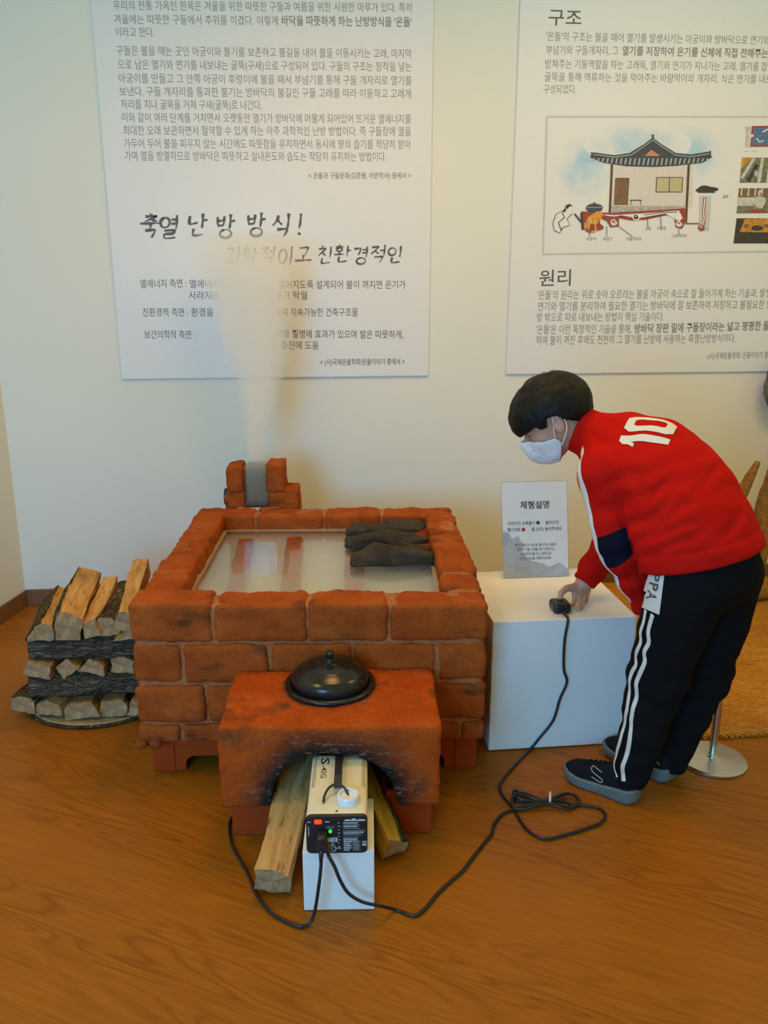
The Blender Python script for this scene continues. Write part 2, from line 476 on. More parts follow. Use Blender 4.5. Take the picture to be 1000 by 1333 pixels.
# brush lettering, stroke by stroke
JA = {'g': [[(.05,.85),(.5,.9),(.85,.92),(.78,.5),(.6,.05)]], 'n': [[(.12,.95),(.10,.25),(.45,.22),(.95,.34)]], 'l': [[(.05,.92),(.82,.97),(.74,.62),(.12,.52),(.10,.12),(.5,.08),(1.0,.18)]],
      'b': [[(.12,.92),(.18,.1)],[(.80,1.0),(.76,.08)],[(.16,.55),(.76,.6)],[(.18,.12),(.76,.14)]], 's': [[(.52,1.0),(.38,.5),(.0,.02)],[(.40,.62),(.65,.35),(.95,.12)]],
      'o': [[(.5+.46*math.cos(a),.48+.46*math.sin(a)) for a in np.linspace(1.9,1.9+6.5,15)]], 'j': [[(.05,.88),(.5,.92),(.9,.96),(.5,.5),(.0,.04)],[(.46,.52),(.7,.25),(1.0,.10)]],
      'c': [[(.36,1.22),(.62,1.12)],[(.05,.88),(.5,.92),(.9,.96),(.5,.5),(.0,.04)],[(.46,.52),(.7,.25),(1.0,.10)]],
      'h': [[(.36,1.22),(.62,1.14)],[(.02,.84),(.5,.90),(.98,.94)],[(.5+.36*math.cos(a),.36+.34*math.sin(a)) for a in np.linspace(1.9,1.9+6.5,13)]],
      'a': [[(.35,1.08),(.38,.5),(.34,-.08)],[(.36,.52),(1.0,.60)]], 'e': [[(.0,.5),(.62,.55)],[(.66,1.08),(.68,.5),(.64,-.08)]], 'y': [[(.0,.72),(.62,.76)],[(.0,.40),(.62,.44)],[(.66,1.08),(.68,.5),(.64,-.08)]],
      'i': [[(.5,1.08),(.54,.5),(.48,-.08)]], 'u': [[(-.05,.66),(.5,.70),(1.08,.76)],[(.52,.70),(.50,.0)]], 'O': [[(.5,1.0),(.5,.34)],[(-.05,.28),(.5,.30),(1.08,.38)]]}
_bl = [0]
def brush(mb, pts, wd):
    P_ = [np.array(p_, float) for p_ in spline([(*p_, 0) for p_ in pts], 5)]; _bl[0] += 1; v = []
    for i_, p_ in enumerate(P_):
        t_ = P_[min(i_+1,len(P_)-1)]-P_[max(i_-1,0)]; t_ = t_/(np.linalg.norm(t_)+1e-9); n_ = np.array([-t_[1],t_[0],0]); q_ = i_/(len(P_)-1)
        w_ = wd*(.55+.6*(1-q_)**.7+.25*math.sin(q_*9+_bl[0]))*(.35 if i_ == len(P_)-1 else 1)*.5
        a_, b_ = p_+n_*w_, p_-n_*w_; v += [P2(a_[0],a_[1],.000012*_bl[0]), P2(b_[0],b_[1],.000012*_bl[0])]
    mb.add(v, [(2*k_,2*k_+1,2*k_+3,2*k_+2) for k_ in range(len(P_)-1)])
def syll(mb, code, x, y, w_, h_, wd):
    """code: initial, vowel(s), optional final; box with its top left at x, y in px"""
    ini, vow, fin = code[0], code[1], code[2:]
    def put(k, x0, y0, x1, y1):
        for st_ in JA[k]: brush(mb, [(x + w_*(x0+(x1-x0)*a) + (.5-(y0+(y1-y0)*b))*-2.2, y + h_*(1-(y0+(y1-y0)*b))) for a, b in st_], wd)
    vb = .42 if fin else .0
    if vow in 'uO':
        put(ini, .18, vb+(.30 if fin else .42), .86, 1.0); put(vow, .02, vb-.02 if fin else .0, 1.0, vb+.34 if fin else .50)
    elif vow == 'W':
        put(ini, .02, vb+.26, .52, 1.0); put('O', .0, vb-.02, .56, vb+.32); put('a', .66, vb, 1.05, 1.0)
    else:
        put(ini, .0, vb+.06, .52, .98); put(vow, .58, vb, 1.0, 1.02)
    if fin: put(fin, .22, -.04, .86, .38)
def phrase(mb, codes, xs, y0, y1, w_, h_, wd):
    for k, (cd_, x) in enumerate(zip(codes, xs)):
        y = y0 + (y1-y0)*k/max(1,len(codes)-1) + (1.6 if k % 2 else 0); syll(mb, cd_, x, y, w_, h_, wd)
phrase(mb, ['cug','oyl','nan','bao','bao','sig'], [183,208,245,281,321,355], 281, 278, 25, 28, 3.3)
brush(mb, [(392,278),(391,290),(389,298)], 3.0); brush(mb, [(388,303),(390,304.5),(391,303)], 3.2)
phrase(mb, ['gW','hag','jeg','oi','gO','cin','hWn','gyo','jeg','oin'], [294,316,339,363,385,414,436,460,483,505], 322, 320, 20, 21, 2.2)
mb.build('heading_lettering', M['ink'], pl, recalc=False)
mb = MB()
wline(mb, '열에너지 측면 :', 183,374, 243,373, 10.5, .004)
wline(mb, '열에너지가 오래', 247,374, 318,374, 10.5, .004)
wline(mb, '떨어지도록 설계되어 불이 꺼지면 온기가', 363,375, 528,375, 10.5, .006)
wline(mb, '사라지는', 246,389, 286,389, 10.5, .004)
wline(mb, '효과가 탁월', 348,389, 400,389, 10.5, .006)
wline(mb, '친환경적 측면 :', 186,411, 245,411, 10.5, .004)
wline(mb, '환경을', 249,411, 278,411, 10.5, .004)
wline(mb, '없으며 지속가능한 건축구조물', 350,411, 466,411, 10.5, .006)
wline(mb, '보건의학적 측면 :', 188,440, 254,440, 10.5, .004)
wline(mb, '각종 질병에 효과가 있으며 발은 따뜻하게,', 360,439, 525,440, 10.5, .008)
wline(mb, '증진에 도움', 366,454, 415,454, 10.5, .006)
wline(mb, '< (사)국제온돌학회/온돌이야기 중에서 >', 417,475, 527,474, 8, .012)
mb.build('notes_lettering', M['inkgrey'], pl, recalc=False)

# ------------------------------------------------------------------ right poster
pr_ = empty('poster', (1.75, PY, 1.06), 0, 'white poster with house section drawing and photographs, above the stooping child', 'poster', 'text posters on the back wall')
MB().box((.972, PY, 1.058), (2.75, WY-.0005, 2.75)).build('sheet', M['sheet'], pr_)
mb = MB()
wline(mb, '구조', 714,31, 757,32, 20, .008)
wline(mb, '원리', 702,371, 743,370, 20, .008)
mb.build('heading_lettering', M['ink'], pr_, recalc=False)
mb = MB()
for s_, x0,y0,x1,y1,wt in [("'온돌'의 구조는 불을 때어 열기를 발생시키는 아궁이와 방바닥으로 연기와 열기를", 711,52,1030,58,.002),
    ('부넘기와 구들개자리, 그', 711,70,805,71,.002), ('열기를 저장하여 온기를 신체에 직접 전해주는 구들장,', 810,71,1032,75,.02),
    ('받쳐주는 기둥역할을 하는 고래둑, 열기와 연기가 지나가는 고래, 열기를 잡아주는', 710,88,1024,92,.002),
    ('굴뚝을 통해 역류하는 것을 막아주는 바람막이와 개자리, 식은 연기를 내보내는', 709,105,1022,108,.002),
    ('구성되었다.', 708,121,750,121,.002),
    ("'온돌'의 원리는 위로 솟아 오르려는 불을 아궁이 속으로 잘 들어가게 하는 기술과, 발생하는", 700,389,1019,386,.004),
    ('연기와 열기를 분리하여 필요한 열기는 방바닥에 잘 보존하여 저장하고 불필요한 연기는', 700,404,1021,401,.004),
    ('방 밖으로 따로 내보내는 방법이 핵심 기술이다.', 699,418,864,417,.004),
    ("'온돌'은 이런 독창적인 기술을 통해,", 698,434,822,433,.004), ('방바닥 장판 밑에 구들장이라는 넓고 평평한 돌을 가열', 826,433,1028,428,.024),
    ('하여 불이 꺼진 후에도 천천히 그 열기를 난방에 사용하는 축열난방방식이다.', 698,448,957,445,.004),
    ('-(사)국제온돌학회/ 온돌이야기 중에서', 920,467,1010,465,.008)]:
    wline(mb, s_, x0,y0,x1,y1, 8 if x0 == 920 else 11.5, wt-.006)
mb.build('body_lettering', M['inkmid'], pr_, recalc=False)

# the drawing: flat print, measured in px of the photograph
def ink(name, col, **k): return plain(name, col, .6, var=k.get('var', .05), scale=k.get('scale', 60))
I = dict(frame=ink('print_grey_rule', (.55,.55,.56)), sky=ink('print_sky', (.42,.60,.70), var=.15, scale=9), roof=ink('print_roof_slate', (.05,.065,.08)), tile=ink('print_tile_light', (.42,.46,.50)),
         wall=ink('print_house_wall', (.66,.62,.58)), post=ink('print_post', (.09,.065,.045)), door=ink('print_door', (.20,.115,.055), var=.25), win=ink('print_window', (.50,.47,.27)), gable=ink('print_gable', (.55,.25,.17)),
         flue=ink('print_flue_red', (.32,.06,.03)), fire=ink('print_flame', (.75,.30,.04), var=.4, scale=120), white=ink('print_white', (.78,.77,.76)), stone=ink('print_stone', (.42,.41,.38), var=.3, scale=120),
         blue=ink('print_plan_blue', (.10,.17,.30), var=.3, scale=90), dark=ink('print_dark', (.045,.042,.035), var=.4), green=ink('print_moss', (.17,.18,.12), var=.5, scale=70), gold=ink('print_gold', (.55,.25,.03), var=.4, scale=40), pale=ink('print_pale', (.55,.53,.50), var=.2, scale=50),
         skin=ink('print_skin', (.40,.20,.12)))
IK = list(I); IM = [I[k] for k in IK]
class Flat:
    def __init__(s): s.mb = MB(); s.lay = 0
    def poly(s, pts, k, lay=None):
        s.lay += 1; off = .00004 * s.lay
        V = [P2(x, y, off) for x, y in pts]; s.mb.add(V, [tuple(range(len(V)))], IK.index(k)); return s
    def stroke(s, pts, wd, k):
        s.lay += 1; off = .00004 * s.lay
        pts = [np.array(p, float) for p in pts]; v = []
        for i, p in enumerate(pts):
            t = pts[min(i+1, len(pts)-1)] - pts[max(i-1, 0)]; t /= np.linalg.norm(t)+1e-9; nn = np.array([-t[1], t[0]])*wd/2
            v += [P2(*(p+nn), off), P2(*(p-nn), off)]
        s.mb.add(v, [(2*i, 2*i+1, 2*i+3, 2*i+2) for i in range(len(pts)-1)], IK.index(k)); return s
    def blob(s, c, rx, ry, k, seed=1, n=36, wob=.12):
        rg = random.Random(seed); ph = [rg.uniform(0, 6.28) for _ in range(4)]
        pts = []
        for i in range(n):
            a = 2*math.pi*i/n; r = 1 + wob*sum(math.sin((q+2)*a+ph[q])/(q+1) for q in range(4))
            pts.append((c[0]+rx*r*math.cos(a), c[1]+ry*r*math.sin(a)))
        return s.poly(pts, k)
# sky washes: soft-edged print
t = NT('print_sky_wash'); at_ = t.n('Attribute'); at_.attribute_name = 'wash'; g = t.noise(t.coords('Object'), 9, 3)
fac = t.math('MULTIPLY', at_.outputs['Fac'], t.ramp(g, [(.38,(.25,)*3),(.6,(1,1,1))]), True)
t.set(t.mix(fac, (.76,.755,.755), (.36,.58,.74)), .6); M['wash'] = t.m
wm = MB(); wv_ = []
for li, (x0, y0, x1, y1, s0) in enumerate(((722,176,800,262,.95), (838,158,948,242,.85), (760,160,900,215,.8))):
    c = ((x0+x1)/2, (y0+y1)/2); V = []; nr = 7
    for q in range(nr+1):
        for k in range(32): a = 2*math.pi*k/32; V.append(P2(c[0]+(x1-x0)/2*math.cos(a)*q/nr, c[1]+(y1-y0)/2*math.sin(a)*q/nr, .00001+.00001*li)); wv_.append(s0*min(1,1.5*(1-q/nr)))
    wm.add(V, [(q*32+k, q*32+(k+1)%32, (q+1)*32+(k+1)%32, (q+1)*32+k) for q in range(nr) for k in range(32)])
ow = wm.build('sky_wash', M['wash'], pr_, recalc=False)
aw = ow.data.attributes.new('wash', 'FLOAT', 'POINT'); aw.data.foreach_set('value', wv_)
f = Flat()
fr = [(712,152),(1040,152),(1040,327),(707,331)]
for a, b in zip(fr, fr[1:]+fr[:1]): f.stroke([a, b], 2.4, 'frame')
f.poly([(793,213),(902,213),(902,270),(793,270)], 'wall')
f.stroke([(797,212),(794,277)], 3.2, 'post'); f.stroke([(897,212),(893,290)], 3.4, 'post')
f.poly([(801,232),(819,232),(817,267),(799,267)], 'door'); f.stroke([(819,232),(817,267)], 1, 'post'); f.stroke([(801,232),(819,232)], 1, 'post')
f.poly([(855,231),(889,231),(888,250),(854,250)], 'win')
for a, b in (((855,231),(889,231)),((854,250),(888,250)),((855,231),(854,250)),((889,231),(888,250)),((872,231),(871,250))): f.stroke([a,b], 1.2, 'post')
f.poly([(820,260),(836,260),(836,261.5),(820,261.5)], 'post'); f.stroke([(822,261),(821,267)],1,'post'); f.stroke([(834,261),(834,267)],1,'post')
# roof: sweeping eaves, ridge, gable, tile rows
f.poly([(768,205),(772,198),(800,202),(820,199),(838,188),(850,179),(862,188),(880,199),(900,201),(924,197),(927,205),(915,212),(880,216),(850,217.5),(815,216.5),(785,212)], 'roof')
f.poly([(836,203),(848,195),(860,203)], 'gable')
f.stroke([(838,203),(848,194),(862,203)], 2, 'roof')
f.stroke([(850,182),(850,175)], 3, 'roof'); f.stroke([(771,204),(770,198)], 1.6, 'roof'); f.stroke([(925,203),(925,196)], 1.6, 'roof')
for i in range(26):
    x = 773 + i*5.9; q = 1-((x-848)/80)**2
    f.stroke([(x+1.2, 206+.0*q), (x-.6, 209+6*q)], 1.7, 'tile')
f.stroke([(773,201),(800,204.5),(822,201.5),(838,191),(850,182)], 1.0, 'tile'); f.stroke([(850,182),(862,191),(880,202),(900,204),(924,200)], 1.0, 'tile')
# floor stones and flue section
f.poly([(797,268),(893,268),(893,273),(797,276)], 'stone')
f.poly([(757,275),(795,277),(845,274),(893,271),(893,289),(888,298),(880,296),(878,284),(868,280),(840,286),(822,287),(806,284),(806,295),(795,296),(790,288),(782,284),(780,300),(766,303),(757,295)], 'flue')
f.poly([(783,279),(800,280),(850,277),(884,274),(889,284),(884,288),(866,278),(830,284),(808,280),(800,283)], 'white')
def curl(cx, cy, r, k):
    f.stroke([(cx+r*(1-.12*i/3)*math.cos(.55*i), cy+r*(1-.12*i/3)*math.sin(.55*i)) for i in range(18)], 1.5, k)
curl(828,282,5,'white'); curl(799,289,4.5,'white'); curl(884,291,4,'white'); curl(828,282,3,'dark')
f.stroke([(838,280),(860,277),(882,276)], 1, 'dark'); f.stroke([(842,283),(868,279)], 1, 'dark'); f.stroke([(790,282),(815,282)], .9, 'dark')
f.stroke([(893,291),(916,291)], 1.6, 'flue'); f.poly([(911,255),(926,255),(923,300),(911,300)], 'frame'); f.stroke([(918,257),(916,275),(917,285),(914,300)], 4, 'flue'); f.stroke([(918,258),(916,275),(917,285),(914,296)], 1.6, 'white'); curl(913,296,4.5,'flue')
f.blob((920,246), 11, 5, 'dark', 4, wob=.25); f.stroke([(909,250),(931,250)], 1.6, 'dark')
# hearth: pot, flames, stooping figure drawn in outline
f.blob((774,271), 10.5, 6.5, 'roof', 3, wob=.04); f.stroke([(774,265),(774,263)], 2, 'roof'); f.stroke([(764,270),(784,270)], .8, 'tile')
f.blob((772,290), 12, 11, 'fire', 5, wob=.3); f.blob((774,296), 9, 6, 'flue', 7, wob=.3)
f.stroke([(766,300),(770,282)], 1.6, 'win'); f.stroke([(776,300),(774,283)], 1.6, 'win')
f.stroke([(757,277),(759,299)], 3, 'dark'); f.stroke([(748,278),(760,293)], 2.2, 'dark')
f.poly([(734,274),(743,269),(745,278),(738,285),(742,293),(733,296),(729,303),(722,300),(720,291),(724,279)], 'white')
f.stroke([(734,274),(724,279),(720,291),(722,300),(729,303),(733,296),(742,293),(738,285),(745,278)], .9, 'dark')
f.stroke([(732,277),(735,283),(727,290),(731,300)], 1.6, 'dark'); f.stroke([(737,272),(733,276)], 3, 'dark'); f.blob((741,269), 4.2, 3.6, 'dark', 8, wob=.1); f.blob((743,271.5), 3, 3, 'white', 9, wob=.1)
for a, b in (((767,298),(768,308)),((790,294),(790,308)),((806,295),(824,308)),((843,284),(844,297)),((860,279),(861,296)),((884,298),(884,305))): f.stroke([a,b], .7, 'dark')
f.mb.build('house_section_drawing', IM, pr_, recalc=False)
mb = MB()
for s_, x, y, wd in (('아궁이', 763,313,13), ('부넘기', 785,313,12), ('구들개자리', 815,313,20), ('고래', 840,300,7), ('구들장', 855,299,12), ('고래개자리', 875,309,19), ('굴뚝', 941,258,7)):
    wline(mb, s_, x, y, x+wd, y, 4.5, .01)
mb.build('caption_lettering', M['inkgrey'], pr_, recalc=False)
# column of small photographs at the frame's edge
f = Flat(); f.poly([(971,165),(1060,164),(1060,191),(970,192)], 'pale'); f.poly([(979,164),(1060,163),(1060,191),(977,191)], 'flue'); f.poly([(981,166.5),(1060,165.5),(1060,188.5),(979.5,188.5)], 'blue'); f.stroke([(985,180),(989,185),(994,183)], 1.4, 'white'); f.stroke([(993,172),(1000,168)], 1.6, 'white'); f.stroke([(976,178),(981,176)], 3, 'white')
f.stroke([(969,197),(975,197)], 1.4, 'frame'); f.stroke([(978,197),(985,197)], 1.4, 'frame')
f.mb.build('flue_plan_print', IM, pr_, recalc=False)
f = Flat(); f.poly([(966,205),(1060,206),(1060,238),(963,238)], 'green'); f.poly([(966,205),(980,205),(965,220)], 'gold'); f.stroke([(966,232),(982,206)], 4, 'pale'); f.stroke([(988,238),(993,206)], 4, 'pale'); f.stroke([(1000,238),(1004,206)], 5, 'pale'); f.stroke([(974,236),(986,214)], 5, 'dark'); f.blob((985,226), 3, 4, 'tile', 2)
f.mb.build('channel_photograph', IM, pr_, recalc=False)
f = Flat(); f.poly([(962,245),(1060,245),(1060,277),(959,278)], 'green'); f.poly([(962,245),(1060,245),(1060,256),(961,256)], 'door')
for i in range(6): f.stroke([(966+i*9,245),(965+i*9,255)], 2, 'pale')
f.poly([(961,257),(985,257),(980,268),(960,268)], 'pale'); f.blob((989,263), 7, 9, 'pale', 3, wob=.15); f.blob((990,251), 3.4, 4, 'frame', 5); f.blob((991,253), 2, 2, 'skin', 6); f.stroke([(981,266),(983,274)], 2.4, 'skin'); f.blob((985,275), 12, 2.5, 'flue', 8)
f.mb.build('mason_photograph', IM, pr_, recalc=False)
f = Flat(); f.poly([(959,284),(1060,285),(1060,317),(955,317)], 'dark'); f.poly([(970,285),(1060,285),(1060,303),(963,302)], 'gold'); f.blob((986,297), 7, 4, 'dark', 4, wob=.1); f.blob((972,294), 4, 2.5, 'door', 5); f.blob((998,294), 4, 2.5, 'door', 6)
f.mb.build('kettle_photograph', IM, pr_, recalc=False)
# ================================================================== white pedestal and what stands on it
M['whitebox'] = plain('white_painted_board', (.80,.79,.77), .5, var=.02, scale=6)
pd = tag(MB().box((.585, 2.335, 0.004), (1.045, 2.80, .45)).build('display_pedestal', M['whitebox'], bevel=.003),
    'white square pedestal carrying the acrylic sign and the button box', 'pedestal')

# acrylic table sign
t = NT('clear_acrylic'); gl = t.n('BsdfGlossy', Roughness=.02); tr = t.n('BsdfTransparent', Color=(.96,.98,.98,1)); lw = t.n('LayerWeight', Blend=.5)
mx = t.n('MixShader'); t.l(t.math('ADD', t.math('MULTIPLY', t.math('POWER', lw.outputs['Facing'], 5.0), .60), .025), mx.inputs[0]); t.l(tr.outputs[0], mx.inputs[1]); t.l(gl.outputs[0], mx.inputs[2]); t.l(mx.outputs[0], t.out.inputs['Surface']); M['acrylic'] = t.m
M['signpaper'] = plain('sign_paper', (.84,.83,.83), .5, var=.02)
M['inkwash'] = plain('sign_ink_wash', (.50,.50,.53), .5, var=.14, scale=22)
SA = R(0.5)
sg = empty('tabletop_sign', (.8305, 2.716, .4505), 0, 'small white printed instruction sign in a clear acrylic stand on the pedestal', 'sign')
sw, sh, lean = .118, .338, .26
sO = np.array([.8305, 2.716, .4525]); sU = np.array([1.,0,0]); sV = np.array([0, lean, 1.]); sV /= np.linalg.norm(sV); sN = np.cross(sU, sV)
def SP(u, v, d=0): return sO + sU*u + sV*v + sN*d
def slab(mb, u0, u1, v0, v1, d0, d1, m=0):
    V = [SP(u,v,d) for d in (d0,d1) for (u,v) in ((u0,v0),(u1,v0),(u1,v1),(u0,v1))]
    mb.add(V, [(3,2,1,0),(4,5,6,7),(0,1,5,4),(1,2,6,5),(2,3,7,6),(3,0,4,7)], m)
mb = MB(); slab(mb, -sw-.003, sw+.003, 0, sh+.004, .0012, .0032); slab(mb, -sw-.003, sw+.003, 0, sh+.004, -.0032, -.0012)
mb.box((.8305-sw-.003, 2.716, .4505), (.8305+sw+.003, 2.79, .4535)); mb.build('acrylic_holder', M['acrylic'], sg)
mb = MB(); slab(mb, -sw, sw, .002, sh, -.0008, .0008); mb.build('paper_insert', M['signpaper'], sg)
def sline(mb, body, v, wd, h, wt=0.01, u=0.0, m=0): fit_text(mb, body, SP(u, v, .0011), sU, sV, wd, h, m, wt, anchor='c')
mb = MB(); sline(mb, '체험설명', .246, .106, .026, .025); mb.build('title_lettering', M['ink'], sg, recalc=False)
mb = MB()
sline(mb, '리모컨의 초록불이', .1875, .098, .0125, .014, -.050); sline(mb, '들어오면', .1875, .048, .0125, .014, .062)
sline(mb, '빨간버튼', .1655, .046, .0125, .014, -.077); sline(mb, '을 (5초) 눌러주세요', .1655, .110, .0125, .014, .042)
for i, s_ in enumerate(('연기가 아궁이 속으로 들어가는 모습과', '연기가 구들 고래를 따라 이동하고,', '고래개자리를 지나 굴뚝으로', '나가는 모습을 관찰해 보세요.')):
    sline(mb, s_, .1105-.0158*i, (.152,.135,.112,.116)[i], .0105, .012)
mb.build('body_lettering', M['ink'], sg, recalc=False)
M['signgreen'] = plain('sign_green', (.02,.075,.05), .5); M['signred'] = plain('sign_red', (.45,.02,.015), .5)
mb = MB(); mb.add([SP(.0105+.0068*math.cos(a), .1935+.0068*math.sin(a), .0011) for a in np.linspace(0,6.283,25)[:-1]], [tuple(range(24))]); mb.build('green_dot', M['signgreen'], sg, recalc=False)
mb = MB(); slab(mb, -.049, -.037, .1645, .1765, .0010, .0012); mb.build('red_square', M['signred'], sg, recalc=False)
mb = MB()
for pts in ([(-sw,.003),(-sw,.168),(-.095,.160),(-.085,.138),(-.062,.150),(-.052,.128),(-.04,.118),(-.05,.09),(-.02,.06),(.02,.05),(.05,.035),(.085,.05),(sw,.025),(sw,.003)],):
    mb.add([SP(u, v, .00085) for u, v in pts], [tuple(range(len(pts)))])
mb.build('ink_mountain_print', M['inkwash'], sg, recalc=False)

# button box with its cable
M['blackplastic'] = plain('black_plastic', (.016,.016,.018), .38, var=.1, scale=30)
M['rubber'] = plain('black_rubber_cable', (.012,.012,.013), .42, var=.1)
M['tie'] = plain('pale_twist_tie', (.65,.63,.60), .5)
rmx, rmy = .818, 2.405
rm = empty('remote_button_box', (rmx, rmy, .4505), 0, 'small black push-button box under the child\'s hand, with long looped cable', 'remote control')
mb = MB(); mb.rbox((rmx-.029, rmy-.033, .4505), (rmx+.029, rmy+.033, .4835), .011, .004); mb.build('housing', M['blackplastic'], rm, smooth=True)
mb = MB(); mb.lathe([(.010,.4832),(.010,.4862),(.0085,.4872),(0,.4872)], (rmx+.002, rmy+.012, 0), 24); mb.build('push_button', plain('red_button', (.30,.02,.015), .4), rm, smooth=False)
mb = MB(); mb.lathe([(.0022,.4833),(.0022,.4843),(0,.4845)], (rmx-.003, rmy-.012, 0), 12); mb.build('indicator_light', plain('grey_lens', (.10,.11,.10), .2), rm)
mb = MB(); mb.tube([(rmx, rmy-.030, .462), (rmx, rmy-.045, .4605), (rmx, rmy-.052, .4585)], [.007,.006,.005], 12); mb.build('strain_relief', M['rubber'], rm, smooth=True)
def fl(x, y, z=.0065): return atz(x, y, z)
cr = .0043
front = 2.335 - .008
def pf(x, y): p = at(x, y, front); return p
c1 = [(rmx, rmy-.05, .4575), (rmx+.001, 2.345, .457), (rmx+.002, 2.329, .447), pf(735,835), pf(734,870), pf(738,888), pf(729,910), pf(720,938), pf(703,960), fl(689,977), fl(664,1003), fl(651,1022), fl(655,1036), fl(667,1050), fl(680,1072), fl(693,1085), fl(711,1092), fl(735,1087), fl(762,1079), fl(782,1071), fl(788,1061), fl(780,1052), fl(764,1049), fl(745,1046)]
# the bundle: loops either side of the tie
b_ = [(735,1043),(716,1041),(700,1040),(684,1036),(671,1029),(669,1034),(678,1041),(700,1043),(716,1042),(732,1035),(746,1034),(754,1042),(750,1048),(735,1050),(716,1045),(695,1040),(676,1034),(670,1040),(682,1043),(716,1040),(735,1033),(749,1036),(753,1046),(738,1053),(716,1047),(700,1048),(686,1053),(672,1053),(667,1046),(669,1036),(680,1032),(700,1039),(716,1043),(700,1045),(682,1050)]
c1 += [fl(x, y, .0065 + .011*(.5+.5*math.sin(i*1.35))*(1 if 0 < i < len(b_)-1 else 0)) for i, (x, y) in enumerate(b_)]
c1 += [fl(668,1054), fl(654,1060), fl(644,1072), fl(640,1085), fl(630,1098), fl(615,1117), fl(603,1133), fl(588,1146), fl(570,1163), fl(556,1180), fl(543,1191), fl(532,1190), fl(514,1184), at(494,1179,1.635), at(472,1174,1.632)]
c1 += [np.array(at(454,1163,1.635)), np.array(at(443,1146,1.637)), np.array(at(436,1129,1.640)), np.array(at(428,1114,1.648)), np.array(at(425,1104,1.652)), np.array(at(424,1098,1.664))]
mb = MB(); mb.tube(spline(c1, 8), cr, 8); mb.build('cable', M['rubber'], rm, smooth=True)
p = fl(716,1043,.012); q = fl(716,1030,.012); dd = (q-p)/np.linalg.norm(q-p)
mb = MB()
ring = [p + dd*(.013+.021*math.cos(a)) + np.array([0,0,.0165*math.sin(a)]) for a in np.linspace(0, 2*math.pi, 24)]
mb.tube(ring, .0035, 8); mb.build('cable_tie', M['tie'], rm, smooth=True)

# ================================================================== the brick heating model
TA = R(-4.8)
X0, X1, Y0, Y1 = -.685, .347, 2.225, 3.315
tk = empty('brick_heating_model', (-.17, 2.77, 0), TA, 'square red brick model of an underfloor hearth with glass top and little chimney', 'heating model')
rng = random.Random(7)
def bnoise(seed, amp=.0045):
    return lambda P: amp*fbm(P, 16, seed, 3) + amp*.55*fbm(P, 70, seed+5, 2)
TH = .118
mb = MB(); mo = MB()
rows = [(.132,.192),(.200,.318),(.327,.447),(.456,.572)]
fj = [[.125,.345,.60,.80,.93],[.20,.46,.72],[.14,.385,.62,.86],[.231,.495,.722]]
W = X1-X0; Dp = Y1-Y0
for ri, (z0, z1) in enumerate(rows):
    top = ri == 3
    jx = [0]+fj[ri]+[1]
    g = .0045
    for (yy0, yy1, jit) in ((Y0, Y0+TH, 0), (Y1-TH, Y1, .03)):
        for a, b in zip(jx[:-1], jx[1:]):
            x0 = X0+a*W+(g if a else 0); x1 = X0+b*W-(g if b < 1 else 0)
            dz = rng.uniform(-.003,.003) if top else 0; dy = rng.uniform(-.004,.004)
            if top and yy0 == Y0: dz += .006*(.5-a)*1.5
            mb.rbox((x0, yy0+dy, z0), (x1, yy1+dy, z1+dz), .014, .011, bnoise(rng.randrange(9999)))
    js = [Y0+TH] + ([2.50,2.655,2.83,2.98,3.10] if top else [2.46+.05*(ri%2), 2.70+.05*(ri%2), 2.94+.05*(ri%2)]) + [Y1-TH]
    for (xx0, xx1) in ((X0, X0+TH), (X1-TH, X1)):
        for a, b in zip(js[:-1], js[1:]):
            dx = rng.uniform(-.004,.004)
            mb.rbox((xx0+dx, a+g, z0), (xx1+dx, b-g, z1+(rng.uniform(-.003,.003) if top else 0)), .014, .011, bnoise(rng.randrange(9999)))
mb.build('brick_wall', M['brick'], tk, smooth=True)
i_ = .011
nz = bnoise(77, .0025)
for lo, hi in (((X0+i_, Y0+i_, .128), (X1-i_, Y0+TH-i_, .566)), ((X0+i_, Y1-TH+i_, .128), (X1-i_, Y1-i_, .566)), ((X0+i_, Y0+TH-i_, .128), (X0+TH-i_, Y1-TH+i_, .566)), ((X1-TH+i_, Y0+TH-i_, .128), (X1-i_, Y1-TH+i_, .566))):
    mo.rbox(lo, hi, .006, .014, nz)
mo.build('mortar', M['mortar'], tk, smooth=True)
# crumbled plaster at the lower left corner
cm = MB()
for k in range(9):
    c = np.array([X0+rng.uniform(-.008,.05), Y0+rng.uniform(-.008,.02), rng.uniform(.115,.14)]); s_ = rng.uniform(.007,.015)
    cm.rbox(c-s_, c+s_*1.2, s_*.8, s_*.7, bnoise(k, .003))
cm.build('crumbled_corner', M['brick'], tk, smooth=True)
